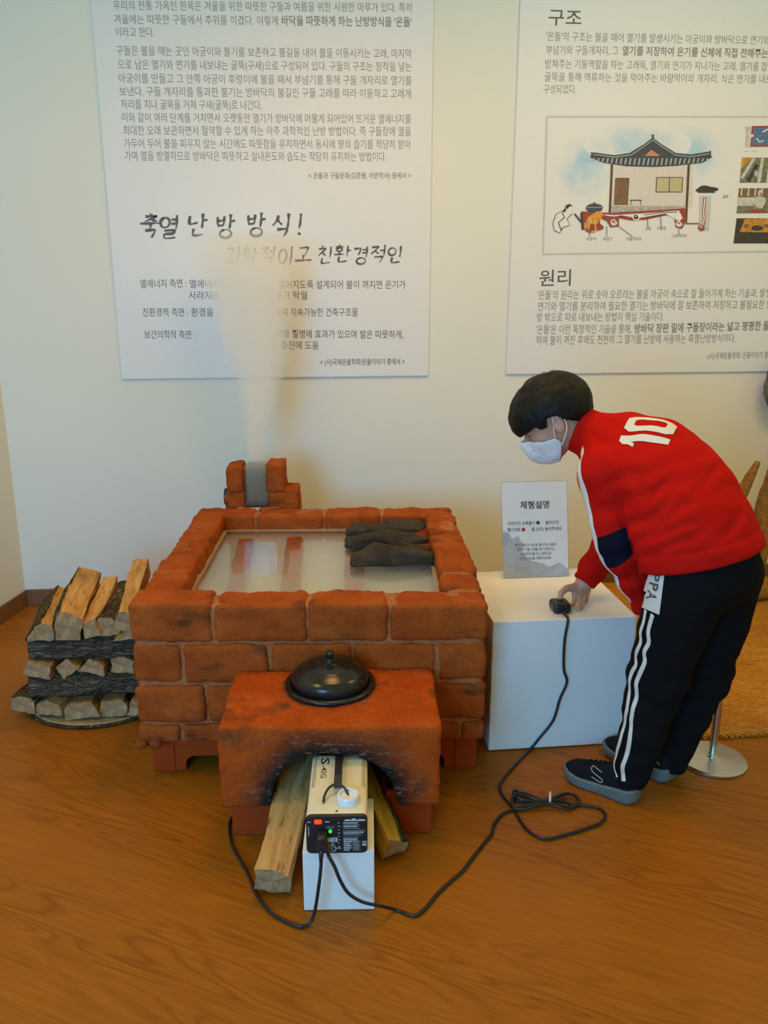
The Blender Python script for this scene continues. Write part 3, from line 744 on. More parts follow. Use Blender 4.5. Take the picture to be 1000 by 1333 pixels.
# red board plinth, cut out along the floor
def plinth(x0, x1, y0, y1, z1, parent, cut, r=.03, lg=.10, sides=True):
    def skirt(a0, a1, c, th, axis):
        L = a1-a0; pts = [(a0, .002), (a0+lg, .002)]
        for k in range(7):
            an = math.pi - (math.pi/2)*k/6; pts.append((a0+lg+r+r*math.cos(an)*1.0, cut-r+r*math.sin(an)))
        for k in range(7):
            an = math.pi/2 - (math.pi/2)*k/6; pts.append((a1-lg-r+r*math.cos(an), cut-r+r*math.sin(an)))
        pts += [(a1-lg, .002), (a1, .002), (a1, z1), (a0, z1)]
        m = MB(); m.prism(pts, c, c+th, axis=axis); return m
    skirt(x0, x1, y0, .016, 'y').build('plinth_board', M['redwood'], parent, bevel=.0015)
    skirt(x0, x1, y1-.016, .016, 'y').build('plinth_board', M['redwood'], parent, bevel=.0015)
    skirt(y0+.016, y1-.016, x0, .016, 'x').build('plinth_board', M['redwood'], parent, bevel=.0015)
    skirt(y0+.016, y1-.016, x1-.016, .016, 'x').build('plinth_board', M['redwood'], parent, bevel=.0015)
    for cx in (x0+.022, x1-.022-.045):
        MB().box((cx, y0-.004, .001), (cx+.045, y0+.012, z1-.001)).build('plinth_foot', M['redwood'], parent, bevel=.0015)
plinth(X0+.02, X1-.012, 2.286, Y1-.05, .130, tk, .052)
# inside: pale floor, three flue ridges
M['chamber'] = plain('chamber_floor_plaster', (.74,.73,.68), .8, var=.05, scale=8)
MB().box((X0+TH-.01, Y0+TH-.01, .395), (X1-TH+.01, Y1-TH+.01, .405)).build('chamber_floor', M['chamber'], tk)
GZ = .516
for (xf, xb, wd) in ((-.435, -.475, .062), (-.255, -.285, .064), (-.045, -.05, .066)):
    V, F = rbox_arrays((-wd/2, 2.46, .404), (wd/2, 3.12, GZ-.012), .010, .014, bnoise(rng.randrange(999), .004))
    tt = (V[:,1]-2.46)/.66
    V[:,0] += xf + (xb-xf)*tt; V[:,2] -= (1-tt)*(V[:,2]-.404)*.42
    m = MB(); m.add(V, F); m.build('flue_ridge', M['brick'], tk, smooth=True)
# ledge and glass cover
mb = MB()
gx0, gx1, gy0, gy1 = X0+TH-.004, X1-TH+.004, Y0+TH-.004, Y1-TH+.004
M['ledge'] = plain('pale_edge_strip', (.50,.36,.24), .5, var=.1)
for lo, hi in (((gx0, gy1-.012, GZ-.012), (gx1, gy1, GZ-.004)), ((gx0, gy0, GZ-.012), (gx0+.012, gy1, GZ-.004)), ((gx1-.012, gy0, GZ-.012), (gx1, gy1, GZ-.004)), ((gx0, gy0, GZ-.012), (gx1, gy0+.012, GZ-.004))): mb.box(lo, hi)
mb.build('glass_ledge', M['ledge'], tk)
MB().box((gx0, gy0, GZ-.004), (gx1, gy1, GZ)).build('glass_cover', M['acrylic'], tk)
# water drops lying on the glass
t = NT('water_drop'); t.set((1,1,1), .02); t.b.inputs['Transmission Weight'].default_value = 1.0; t.b.inputs['IOR'].default_value = 1.33; M['water'] = t.m
# the little chimney
def cbrick(lo, hi, seed, r=.012): mbc.rbox(lo, hi, r, .010, bnoise(seed, .004))
mbc = MB(); CY0, CY1 = Y1-.004, Y1+.135
cbrick((-.577,CY0+.012,.36),(-.503,CY1,.640),1); cbrick((-.572,CY0+.004,.632),(-.510,CY1,.747),2); cbrick((-.590,CY0+.02,.36),(-.56,CY1-.01,.622),3)
cbrick((-.410,CY0+.004,.36),(-.335,CY1,.640),5); cbrick((-.412,CY0+.004,.634),(-.337,CY1,.757),6); cbrick((-.345,CY0+.008,.36),(-.284,CY1,.650),7)
cbrick((-.58,CY1-.02,.36),(-.29,CY1,.566),8)
ch = mbc.build('chimney', M['brick'], tk, smooth=True)
MB().prism([(CY0-.004,.565),(CY0,.565),(CY0-.022,.74),(CY0-.026,.74)], -.515, -.375, axis='x').build('chimney_glass', M['acrylic'], ch)
MB().box((-.53, CY0-.006, .562), (-.365, CY0+.004, .572)).build('chimney_ledge', plain('pale_glass_edge', (.55,.52,.48), .3), ch)
m = MB(); m.tube([(-.575, CY1-.04, .595), (-.60, CY1-.04, .595)], .036, 24); m.build('vent_pipe', M['blackplastic'], ch, smooth=False, bevel=.002)

# stones laid on the glass
M['darkstone'] = brick_mat('dark_slab_stone', (.030,.028,.022), (.070,.062,.048), .9)
t = NT('stone_clay'); v = t.coords(); n = t.noise(v, 22, 4); t.set(t.ramp(n, [(.3,(.20,.036,.012)),(.7,(.30,.058,.020))]), .88, spec=.06).bump(t.noise(v, 60, 3), .5, .004); M['clay'] = t.m
st = empty('stone_slab_bed', (.13, 2.95, GZ+.001), TA, 'bed of dark floor stones set in red clay lying on the glass top', 'stone slabs')
zb = GZ+.001
def stone(c, hx, hy, hz, rot, seed):
    c = np.array(c); ca, sa = math.cos(rot), math.sin(rot); rg = random.Random(seed)
    pl_ = []
    for k in range(15):
        a = rg.uniform(0, 6.283); e = rg.uniform(-.15, 1.05); nn = np.array([math.cos(a)*math.cos(e)/hx, math.sin(a)*math.cos(e)/hy, math.sin(e)/hz]); 
        pt = np.array([math.cos(a)*math.cos(e)*hx, math.sin(a)*math.cos(e)*hy, math.sin(e)*hz])*rg.uniform(.86,1.06); nn /= np.linalg.norm(nn); pl_.append((nn, nn@pt))
    def fn(P):
        q = P - c; x = q[:,0]*ca + q[:,1]*sa; y = -q[:,0]*sa + q[:,1]*ca; Q = np.stack([x,y,q[:,2]],1)
        d = sbox(Q, (-hx,-hy,-hz*1.2), (hx,hy,hz), .006)
        for nn, k in pl_: d = smax(d, Q@nn - k, .006)
        rdg = 1-np.abs(vnoise(Q*np.array([.35,1.6,1.6])+.02*fbm(P,20,seed,2)[:,None], 55, seed+3))
        return np.maximum(d*.85 + .0065*fbm(Q*np.array([.6,1,1]), 22, seed, 3) + .0035*rdg, zb - P[:,2])
    return sdf_mesh('stone', fn, c-np.array([hx+.05]*2+[hz+.03]), c+np.array([hx+.05]*2+[hz+.03]), .0050, M['darkstone'], st, relax=0)
def clay(P):
    d = sbox(P, (.00,2.735,zb-.02),(.236,3.185,zb+.022), .012)
    cut = -.10 + .55*np.abs(P[:,1]-2.80)*0
    d = np.maximum(d, (.055 + .03*np.sin(P[:,1]*28) - P[:,0])*.8)
    return np.maximum(d + .006*fbm(P, 18, 5, 3), zb - P[:,2])
sdf_mesh('clay_bedding', clay, (-.06,2.70,zb-.03), (.26,3.22,zb+.06), .007, M['clay'], st, relax=1)
stone((.085,2.760,zb+.030), .148, .056, .032, R(2), 11)
stone((.070,2.935,zb+.034), .158, .052, .030, R(-3), 12)
stone((.010,3.065,zb+.030), .095, .045, .028, R(4), 13)
stone((.155,3.100,zb+.034), .085, .060, .030, R(8), 14)
stone((.175,2.850,zb+.024), .065, .030, .022, R(-6), 15)

# ================================================================== the clay firebox
FA0, FA1, FB0, FB1, FZ0, FZ1 = -.385, .187, 1.893, 2.222, .133, .372
fb = empty('clay_firebox', (-.1, 2.06, 0), TA, 'low red clay firebox with sooty arched mouth in front of the brick model', 'firebox')
AX, AZ, AR = -.094, .143, .152
def arch_d(P):
    q = np.stack([(P[:,0]-AX)/1.03, P[:,2]-AZ], 1); return np.linalg.norm(q, axis=1) - AR*(1+.05*np.sin(P[:,0]*23))
def fbox(P):
    d = sbox(P, (FA0,FB0,FZ0), (FA1,FB1,FZ1), .010)
    d = d + .0035*fbm(P, 14, 3, 3) + .0022*fbm(P, 60, 9, 2)
    near = np.exp(-((arch_d(P)-.02)/.03)**2); d = d + near*.003*vnoise(P*np.array([.6,1,2.2]), 60, 21)
    hole = np.maximum(arch_d(P), np.maximum(P[:,1]-(FB0+.27), FB0-.1-P[:,1]))
    return smax(d, -hole, .012)
t = NT('firebox_clay'); v = t.coords(); n = t.noise(v, 8, 5, .6); n2 = t.noise(v, 120, 3, .7); n3 = t.noise(v, 7.5, 4, .6)
c = t.ramp(n, [(.3, (.33,.052,.006)), (.7, (.49,.086,.011))])
c = t.mix(t.ramp(n3, [(.55,(0,0,0)),(.70,(.8,.8,.8))]), c, (.075,.04,.016))
c = t.mix(t.ramp(n2, [(.33,(.5,.5,.5)),(.46,(0,0,0))]), c, (.16,.03,.010))
# soot that has settled round the mouth
at_ = t.n('Attribute'); at_.attribute_name = 'soot'
n5 = t.noise(v, 26, 4)
so = t.math('MULTIPLY', t.math('ADD', at_.outputs['Fac'], t.math('MULTIPLY', t.math('SUBTRACT', n5, .5), .9)), at_.outputs['Fac'], True)
c = t.mix(so, c, (.022,.018,.016))
n6 = t.noise(t.coords(scale=(1,1,3)), 38, 4, .7)
c = t.mix(t.math('MULTIPLY', t.ramp(n6, [(.56,(0,0,0)),(.66,(1,1,1))]), at_.outputs['Fac']), c, (.20,.15,.10))
t.set(c, .88, spec=.06).bump(t.math('ADD', n6, t.math('MULTIPLY', n2, .5)), .5, .004); M['firebox'] = t.m
def soot(P):
    d = arch_d(P); s_ = np.clip(1.15 - d/.115, 0, 1)*np.clip(1-(P[:,1]-FB0-.03)/.3, 0, 1)*(P[:,2] < FZ1-.012)
    s_ = np.where(P[:,1] > FB0+.02, np.where(d < .03, 1.0, 0), s_)
    ring = np.sqrt((P[:,0]-LX)**2+(P[:,1]-LY)**2); top = (P[:,2] > FZ1-.02)
    return np.where(top & (s_ < .01), np.clip(.75 - np.abs(ring-.125)/.035, 0, .75), s_)
LX, LY = -.106, 2.118
sdf_mesh('clay_body', fbox, (FA0-.03,FB0-.03,FZ0-.03), (FA1+.03,FB1+.03,FZ1+.03), .0075, M['firebox'], fb, relax=0, attrs={'soot': soot})
bx0, bx1, by0, by1 = -.372, .170, 1.968, 2.215
for lo, hi in (((bx0,by0,.002),(AX-.14,by0+.016,.133)), ((AX+.14,by0,.002),(bx1,by0+.016,.133)), ((bx0,by0+.12,.002),(bx0+.016,by1,.133)), ((bx1-.016,by0+.016,.002),(bx1,by1,.133)), ((bx0,by1,.002),(bx1,by1+.004,.133))):
    MB().box(lo, hi).build('plinth_board', M['redwood'], fb, bevel=.0015)
MB().box((AX-.14,by0+.03,.118),(AX+.14,by1,.131)).build('hearth_shelf', M['redwood'], fb)

# iron cauldron lid
t = NT('black_iron_gloss'); v = t.coords(); n = t.noise(v, 24, 4)
t.set(t.ramp(n, [(.3,(.008,.008,.009)),(.7,(.018,.017,.016))]), t.ramp(n, [(.3,(.16,)*3),(.7,(.30,)*3)]), spec=.42).bump(t.noise(v, 18, 3), .06, .004); M['iron'] = t.m
ld = empty('cauldron', (LX, LY, FZ1), TA, 'glossy black iron cauldron with domed lid set in the firebox top', 'cauldron')
prof = [(.124,.000),(.126,.004),(.126,.010),(.121,.013),(.112,.011),(.108,.010)]
m = MB(); m.lathe([(.0,-.06),(.06,-.058),(.098,-.03),(.112,.0)]+[(.125,.001),(.127,.005),(.126,.011),(.119,.013),(.109,.012),(.107,.006)], (LX,LY,FZ1+.001), 72); m.build('rim', M['iron'], ld, smooth=True)
m = MB(); m.lathe([(.108,.006),(.107,.022),(.106,.034),(.101,.042),(.094,.047),(.092,.049),(.088,.050),(.080,.0545),(.066,.060),(.064,.0618),(.060,.0625),(.046,.066),(.030,.0685),(.014,.070),(.013,.071)], (LX,LY,FZ1+.001), 72); m.build('lid', M['iron'], ld, smooth=True)
m = MB(); m.lathe([(.0145,.0685),(.013,.074),(.0085,.078),(.008,.084),(.0105,.090),(.0125,.095),(.0125,.099),(.0105,.1015),(0,.102)], (LX,LY,FZ1+.001), 32); m.build('knob', M['iron'], ld, smooth=True)

# ================================================================== split wood
def wood_mat(name, c0, c1, dark=(.10,.045,.015)):
    t = NT(name); v = t.coords('Object', (1,.09,1)); n = t.noise(v, 42, 5, .65, .4); n2 = t.noise(t.coords('Object', (1,.25,1)), 9, 3)
    c = t.ramp(n, [(.28, tuple(x*.62 for x in c0)), (.45, c0), (.72, c1)])
    c = t.mix(t.ramp(n2, [(.58,(0,0,0)),(.72,(.55,.55,.55))]), c, dark)
    n3 = t.noise(t.coords('Object', (1,.16,1)), 75, 3, .6); c = t.mix(t.ramp(n3, [(.60,(0,0,0)),(.70,(.75,.75,.75))]), c, tuple(x*.8 for x in dark))
    t.set(c, .78, spec=.12).bump(t.math('ADD', n, n3), .5, .004); return t.m
M['wood'] = wood_mat('split_pale_wood', (.54,.265,.080), (.70,.415,.160))
M['woodred'] = wood_mat('split_reddish_wood', (.44,.21,.07), (.62,.37,.15))
M['woodyel'] = wood_mat('split_yellow_wood', (.58,.28,.035), (.72,.42,.08))
t = NT('end_grain'); v = t.coords(); n = t.noise(v, 38, 5, .7); n2 = t.noise(v, 160, 3)
t.set(t.ramp(n, [(.28,(.20,.10,.04)),(.5,(.36,.22,.10)),(.72,(.52,.36,.18))]), .85).bump(n2, .4, .003); M['endgrain'] = t.m
t = NT('bark'); v = t.coords('Object', (1.0,.26,1.25)); vo = t.n('TexVoronoi'); vo.feature = 'DISTANCE_TO_EDGE'; vo.inputs['Scale'].default_value = 46; 
dn = t.noise(v, 12, 3); va = t.n('VectorMath'); va.operation = 'ADD'; t.l(v, va.inputs[0]); t.l(t.mix(.25, (0,0,0), dn, 'MIX'), va.inputs[1]); t.l(va.outputs[0], vo.inputs['Vector'])
n = t.noise(v, 26, 5, .65)
c = t.ramp(n, [(.3,(.065,.050,.034)),(.58,(.15,.118,.080)),(.75,(.27,.225,.165))])
c = t.mix(t.ramp(vo.outputs['Distance'], [(.0,(.9,.9,.9)),(.12,(0,0,0))]), c, (.018,.014,.010))
t.set(c, .9, spec=.05).bump(t.math('ADD', t.math('MULTIPLY', t.ramp(vo.outputs['Distance'], [(0,(0,0,0)),(.25,(1,1,1))]), 1.0), n), .8, .008); M['bark'] = t.m
M['barkbrown'] = t.m.copy(); M['barkbrown'].name = 'bark_brown'
for nd in M['barkbrown'].node_tree.nodes:
    if nd.type == 'VALTORGB' and len(nd.color_ramp.elements) == 3:
        for e, cc in zip(nd.color_ramp.elements, ((.06,.036,.014),(.16,.105,.045),(.26,.18,.085))): e.color = (*cc, 1)
def log(p0, p1, shape, roll, seed, wood='wood', bark=None, label='', group=None, bend=0.0, taper=1.0, barkside=(0,), end_jit=.006, name='firewood_log', amp=.004):
    """p0 near end, p1 far end; shape: polygon (u,w) of the section in metres; barkside: indices of section edges covered by bark"""
    p0 = np.array(p0, float); p1 = np.array(p1, float); ax = p1-p0; Ln = np.linalg.norm(ax); ax /= Ln
    u = np.cross(ax, [0,0,1.]); u /= np.linalg.norm(u); w_ = np.cross(u, ax)
    rg = random.Random(seed); nS = max(10, int(Ln/.018))
    poly = []; edge = []; n = len(shape); per = 7
    for i in range(n):
        a = np.array(shape[i]); b = np.array(shape[(i+1) % n])
        for k in range(per):
            tt = k/per; pnt = a*(1-tt)+b*tt
            if i in barkside and bark:                      # bark sides bulge
                e = b-a; nn = np.array([e[1], -e[0]]); pnt = pnt + nn*.22*4*tt*(1-tt)*.6
            poly.append(pnt); edge.append(i)
    poly = np.array(poly); poly -= poly.mean(0); m_ = len(poly)
    cr_, sr_ = math.cos(roll), math.sin(roll)
    rows_ = []; T = np.linspace(0, 1, nS+1)
    tw = rg.uniform(-.25,.25); bx, bz = rg.uniform(-1,1)*bend, rg.uniform(-1,1)*bend
    for t_ in T:
        r = roll + tw*(t_-.5); cR, sR = math.cos(r), math.sin(r)
        sc = 1 + (taper-1)*t_ + .03*math.sin(t_*7+seed)
        q = poly*sc; q = np.stack([q[:,0]*cR - q[:,1]*sR, q[:,0]*sR + q[:,1]*cR], 1)
        off = math.sin(math.pi*t_)
        rows_.append(q + np.array([bx, bz])*off)
    Q = np.stack(rows_)                                                # nS+1, m, 2
    # local: x = u, y = along, z = w
    Y = np.repeat((T*Ln)[:,None], m_, 1)
    Lc = np.stack([Q[...,0], Y, Q[...,1]], -1).reshape(-1,3)
    rad = Lc.copy(); cen = np.stack([np.repeat(Q.mean(1)[:,0],m_), Lc[:,1], np.repeat(Q.mean(1)[:,1],m_)], 1)
    dirn = rad-cen; dirn /= np.linalg.norm(dirn,axis=1)[:,None]+1e-9
    nzv = amp*fbm(Lc*np.array([1,.22,1]), 48, seed, 3) + amp*.7*fbm(Lc, 14, seed+3, 2)
    isb = np.tile(np.array([1.0 if (e in barkside and bark) else 0 for e in edge]), nS+1)
    nzv = nzv + isb*(.0035*fbm(Lc*np.array([1,.5,1]), 55, seed+9, 3))
    Lc = Lc + dirn*nzv[:,None]
    e0 = np.arange(m_); e1 = nS*m_+np.arange(m_)
    Lc[e0,1] += end_jit*.6*fbm(Lc[e0]*np.array([1,0,1]), 22, seed+1, 2) ; Lc[e1,1] += end_jit*.6*fbm(Lc[e1]*np.array([1,0,1]), 22, seed+2, 2)
    F = []; FM = []; BF = []
    for i in range(nS):
        for k in range(m_):
            k2 = (k+1) % m_; q = (i*m_+k, i*m_+k2, (i+1)*m_+k2, (i+1)*m_+k)
            F.append(q); FM.append(0)
            if bark and edge[k] in barkside: BF.append(q)
    me = bpy.data.meshes.new(name)
    VV = Lc.tolist(); c0 = len(VV); VV.append(Lc[e0].mean(0).tolist()); VV.append(Lc[e1].mean(0).tolist())
    for k in range(m_):
        k2 = (k+1) % m_; F.append((c0, k2, k)); FM.append(1); F.append((c0+1, nS*m_+k, nS*m_+k2)); FM.append(1)
    me.from_pydata(VV, [], F); me.materials.append(M[wood]); me.materials.append(M['endgrain']); me.polygons.foreach_set('material_index', FM)
    bm = bmesh.new(); bm.from_mesh(me); bmesh.ops.recalc_face_normals(bm, faces=bm.faces); bm.to_mesh(me); bm.free()
    o = link(name, me); o.location = p0.tolist()
    o.rotation_euler = Matrix((u, ax, w_)).transposed().to_euler()
    tag(o, label, 'firewood', group)
    if bark:
        used = sorted({i for q in BF for i in q}); mp_ = {v_: i for i, v_ in enumerate(used)}; nb = len(used)
        V1 = Lc[used] + dirn[used]*.0045; V0 = Lc[used] - dirn[used]*.002
        bf = [tuple(mp_[i] for i in q) for q in BF]; al = bf + [tuple(i+nb for i in q[::-1]) for q in bf]
        cnt = {}
        for q in bf:
            for a, b in zip(q, q[1:]+q[:1]): cnt[(a,b)] = 1
        for (a,b) in list(cnt):
            if (b,a) not in cnt: al.append((b, a, a+nb, b+nb))
        bme = bpy.data.meshes.new('bark'); bme.from_pydata(V1.tolist()+V0.tolist(), [], al); bme.materials.append(M[bark])
        bm = bmesh.new(); bm.from_mesh(bme); bmesh.ops.recalc_face_normals(bm, faces=bm.faces); bm.to_mesh(bme); bm.free()
        bme.polygons.foreach_set('use_smooth', [True]*len(bme.polygons)); bme.update()
        link('bark', bme, o)
    return o
def tri(a, h): return [(-a/2,-h/2),(a/2,-h/2),(a*.1,h/2)]
def quad(a, h, s=.8): return [(-a/2,-h/2),(a/2,-h*.45),(a*s/2,h/2),(-a*s*.55,h*.42)]
def wedge(a, h): return [(-a/2,-h/2),(a/2,-h/2),(a*.42,h*.1),(-a*.1,h/2)]
PG = 'firewood stacked on the round mat'
# round mat under the pile
t = NT('straw_mat'); v = t.coords(); wv = t.n('TexWave'); wv.wave_type = 'RINGS'; wv.rings_direction = 'Z'; wv.inputs['Scale'].default_value = 28; wv.inputs['Distortion'].default_value = 1.5; t.l(v, wv.inputs['Vector']); n = t.noise(v, 70, 4)
t.set(t.mix(.5, t.ramp(n, [(.3,(.20,.13,.05)),(.7,(.42,.31,.15))]), t.ramp(wv.outputs['Fac'], [(0,(.14,.10,.05)),(.6,(.46,.34,.17))])), .85).bump(wv.outputs['Fac'], .4, .004); M['mat'] = t.m
mt = empty('straw_mat', (-.735, 2.885, .001), 0, 'flat round straw mat beneath the firewood stack', 'mat')
BASE_m = MB(); BASE_m.lathe([(.262,0),(.270,.005),(.268,.012),(.262,.016),(0,.017)], (-.735,2.885,.001), 72); o = BASE_m.build('woven_disc', M['mat'], mt, smooth=False)
m = MB(); m.tube([(-.735+.270*math.cos(a), 2.885+.270*math.sin(a), .0085) for a in np.linspace(0,2*math.pi,97)], .0065, 8, caps=False); m.build('bound_edge', M['barkbrown'], mt, smooth=True)
zr = .019
# bottom row, five splits pointing at the viewer
log((-.965,2.690,.063),(-.870,3.10,.060), quad(.085,.052), R(-14), 1,'woodred','barkbrown','pale split log poking out furthest at the bottom left of the stack', PG, .006, barkside=(2,))
log((-.870,2.668,.058),(-.790,3.10,.060), wedge(.090,.062), R(6), 2,'wood','bark','bark-backed split log second from the left in the bottom row of the stack', PG, .006, barkside=(3,))
log((-.762,2.640,.055),(-.705,3.10,.058), quad(.115,.060,.7), R(3), 3,'woodred',None,'widest split log, in the middle of the bottom row of the stack', PG, .005)
log((-.655,2.650,.055),(-.620,3.10,.060), quad(.090,.062,.8), R(-4), 4,'woodred','barkbrown','split log fourth from the left in the bottom row of the stack', PG, .005, barkside=(1,))
log((-.573,2.640,.055),(-.545,3.08,.060), wedge(.080,.060), R(8), 5,'wood',None,'split log of the bottom row tucked against the brick model', PG, .005)
# two bark logs laid across
log((-.925,2.715,.145),(-.480,2.700,.148), [(-.055,-.035),(.055,-.033),(.050,.028),(-.050,.030)], 0, 6,'wood','bark','lower of two dark bark logs laid crosswise in the stack', PG, .004, barkside=(0,1,2,3), amp=.006)
# middle row
for i, (x, ln, sh_, rl, wd, bk, lb) in enumerate([
    (-.885,.36,quad(.085,.050),R(-8),'woodred',None,'pale split log at the left end of the middle row of the stack'),
    (-.795,.36,quad(.060,.050),R(30),'woodyel',None,'narrow yellow split log second from the left in the middle row of the stack'),
    (-.705,.36,wedge(.095,.056),R(-4),'woodred',None,'cracked pale split log in the centre of the middle row of the stack'),
    (-.612,.36,quad(.080,.052,.9),R(180),'wood','barkbrown','split log with brown bark on top in the middle row of the stack'),
    (-.530,.36,quad(.082,.054),R(2),'wood',None,'split log of the middle row tucked against the brick model')]):
    log((x, 2.640+.010*(i%2), .2125),(x+.05, 2.640+ln, .216), sh_, rl, 20+i, wd, bk, lb, PG, .004, barkside=(0,))
log((-.912,2.715,.286),(-.470,2.705,.284), [(-.055,-.036),(.055,-.036),(.052,.030),(-.052,.030)], 0, 30,'woodred','bark','upper of two dark bark logs laid crosswise in the stack', PG, .004, barkside=(0,1,2,3), amp=.006)
# top row
zt = .322
log((-.832,2.628,zt+.030),(-.870,2.98,zt+.028), wedge(.115,.060), R(-4), 41,'wood','barkbrown','broad wedge log with pale end at the left of the top row of the stack', PG, .01, barkside=(3,))
log((-.765,2.625,zt+.046),(-.798,3.05,zt+.050), [(-.040,-.052),(.038,-.048),(.048,.040),(-.030,.052)], R(-6), 42,'wood','barkbrown','thick log with ragged end and bark edge, tallest on the left of the top row', PG, .012, taper=1.05, barkside=(3,), end_jit=.014)
log((-.698,2.625,zt+.040),(-.714,3.03,zt+.050), quad(.052,.062,.95), R(4), 43,'wood',None,'smooth pale split log in the middle of the top row of the stack', PG, .012)
log((-.643,2.640,zt+.034),(-.640,2.99,zt+.040), quad(.066,.050,.9), R(-3), 44,'wood','barkbrown','log with shaggy brown bark upwards in the top row of the stack', PG, .008, barkside=(1,2), amp=.006)
log((-.572,2.605,zt+.018),(-.560,2.98,zt+.018), tri(.10,.04), R(2), 45,'woodyel',None,'yellowish split log under the topmost log beside the brick model', PG, .005)
log((-.578,2.600,zt+.066),(-.602,3.06,zt+.105), quad(.062,.070,.8), R(-10), 46,'wood',None,'long pale split log leaning highest on the stack beside the brick model', PG, .018, end_jit=.008)

# firewood in the mouth of the firebox
FG = None
log((-.092,1.735,.052),(.004,2.175,.176), quad(.088,.074,.92), R(-8), 61,'wood',None,'long pale split log slanting out of the firebox mouth, its end on the floor', FG, .006, end_jit=.014)
log((.222,1.840,.045),(.135,2.160,.160), wedge(.072,.085), R(20), 62,'woodyel','barkbrown','yellow split log with bark poking from the right side of the firebox mouth', FG, .006, barkside=(1,))

# ================================================================== fog machine on its white block
MA = R(-4.8)
bo = MB().box((-.157, 1.678, .002), (.012, 1.888, .1655)).build('white_block', M['whitebox']); bo.rotation_euler = (0,0,MA)
md = bo.modifiers.new('bevel', 'BEVEL'); md.width = .002; md.segments = 2
tag(bo, 'plain white block on the floor under the fog machine', 'block')
FX0, FX1, FY0, FY1, FZa, FZb = -.146, -.003, 1.662, 1.930, .1755, .272
M['cream'] = plain('cream_painted_steel', (.74,.66,.50), .4, var=.03, scale=8)
fm = empty('fog_machine', ((FX0+FX1)/2, 1.8, .1660), MA, 'cream box-shaped fog machine with black control panel on the white block', 'fog machine')
m = MB(); m.rbox((FX0,FY0+.006,FZa),(FX1,FY1,FZb), .012, .006); m.build('casing', M['cream'], fm, smooth=True)
def rrect(x0, x1, z0, z1, r, n=6):
    P = []
    for cx, cz, a0 in ((x1-r,z1-r,0),(x0+r,z1-r,90),(x0+r,z0+r,180),(x1-r,z0+r,270)):
        for k in range(n+1): a = R(a0+90*k/n); P.append((cx+r*math.cos(a), cz+r*math.sin(a)))
    return P
m = MB(); m.prism(rrect(FX0+.0005,FX1-.0005,FZa-.002,FZb+.001,.012), FY0, FY0+.010); pnl = m.build('control_panel', plain('black_panel', (.014,.015,.017), .35, var=.1), fm, bevel=.001)
for (x, y) in ((FX0+.022,FY0+.03),(FX1-.022,FY0+.03),(FX0+.022,FY1-.03),(FX1-.022,FY1-.03)):
    m = MB(); m.lathe([(.009,.1660),(.010,.1675),(.010,.177)], (x,y,0), 20); m.build('rubber_foot', M['rubber'], fm)
def emis(name, col, s):
    t = NT(name); t.set(col, .3); t.b.inputs['Emission Color'].default_value = (*col,1); t.b.inputs['Emission Strength'].default_value = s; return t.m
fy = FY0-.0002; pw, ph = FX1-FX0, FZb-FZa
def PX(a): return FX0 + a*pw
def PZ(b): return FZb - b*ph
m = MB(); m.rbox((PX(.14),FY0-.004,PZ(.185)),(PX(.26),FY0+.002,PZ(.08)), .002, .003); m.build('power_switch', emis('lit_red_switch', (1.0,.045,.008), 1.1), pnl)
m = MB(); m.lathe([(.0042,0),(.0038,.0022),(0,.003)], (0,0,0), 16)
V = m.v[0].copy(); m.v[0] = np.stack([V[:,0]+PX(.395), FY0-V[:,2], V[:,1]+PZ(.40)],1); m.build('green_indicator', emis('lit_green_led', (.03,.75,.05), .9), pnl)
M['panelprint'] = plain('panel_white_print', (.62,.66,.68), .5, var=.05)
M['panelgrey'] = plain('panel_grey_print', (.20,.235,.26), .5, var=.3, scale=300)
mb = MB()
def pq(a0, b0, a1, b1, mm=0, d=0.0): mb.add([(PX(a0),fy-d,PZ(b1)),(PX(a1),fy-d,PZ(b1)),(PX(a1),fy-d,PZ(b0)),(PX(a0),fy-d,PZ(b0))], [(0,1,2,3)], mm)
pq(.03,.135,.08,.155); pq(.31,.13,.38,.15); pq(.10,.265,.14,.272,1)
for k in range(3): pq(.315+.01*k,.262+.028*k,.46-.008*k,.272+.028*k,1)
for k in range(8): pq(.035+.006*(k%2),.27+.033*k,.045+.004*(k%3),.295+.033*k)
for k in range(8): pq(.515,.17+.093*k,.545+.012*(k%2),.181+.093*k)
for i in range(2):
    for k in range(5): pq(.62+.002*i,.07+.03*i+.0*k,.66,.08) if 0 else None
pq(.62,.105,.97,.125); pq(.64,.08,.72,.10); pq(.84,.08,.95,.10); pq(.755,.055,.80,.075); pq(.735,.075,.82,.095)
rg = random.Random(4)
for k in range(17):
    b = .165+.031*k
    if k in (6,12): continue
    pq(.605, b, .62+.35*rg.uniform(.55,1.0), b+.017, 1 if k % 3 else 0)
for k in range(9):
    b = .685+.030*k
    if k > 8: break
    pq(.61, b, .70+.05*rg.random(), b+.018, k % 2); pq(.755, b, .83+.06*rg.random(), b+.018, 1)
pq(.91,.68,.985,.77,1); pq(.91,.78,.975,.81,0); pq(.50,.865,.56,.885)
pq(.345,.575,.505,.70); mb.build('panel_print', [M['panelprint'], M['panelgrey']], pnl, recalc=False)
mb = MB()
fit_text(mb, 'CE', (PX(.345), fy-.0001, PZ(.80)), (1,0,0), (0,0,1), .016, .0085, 0, .0)
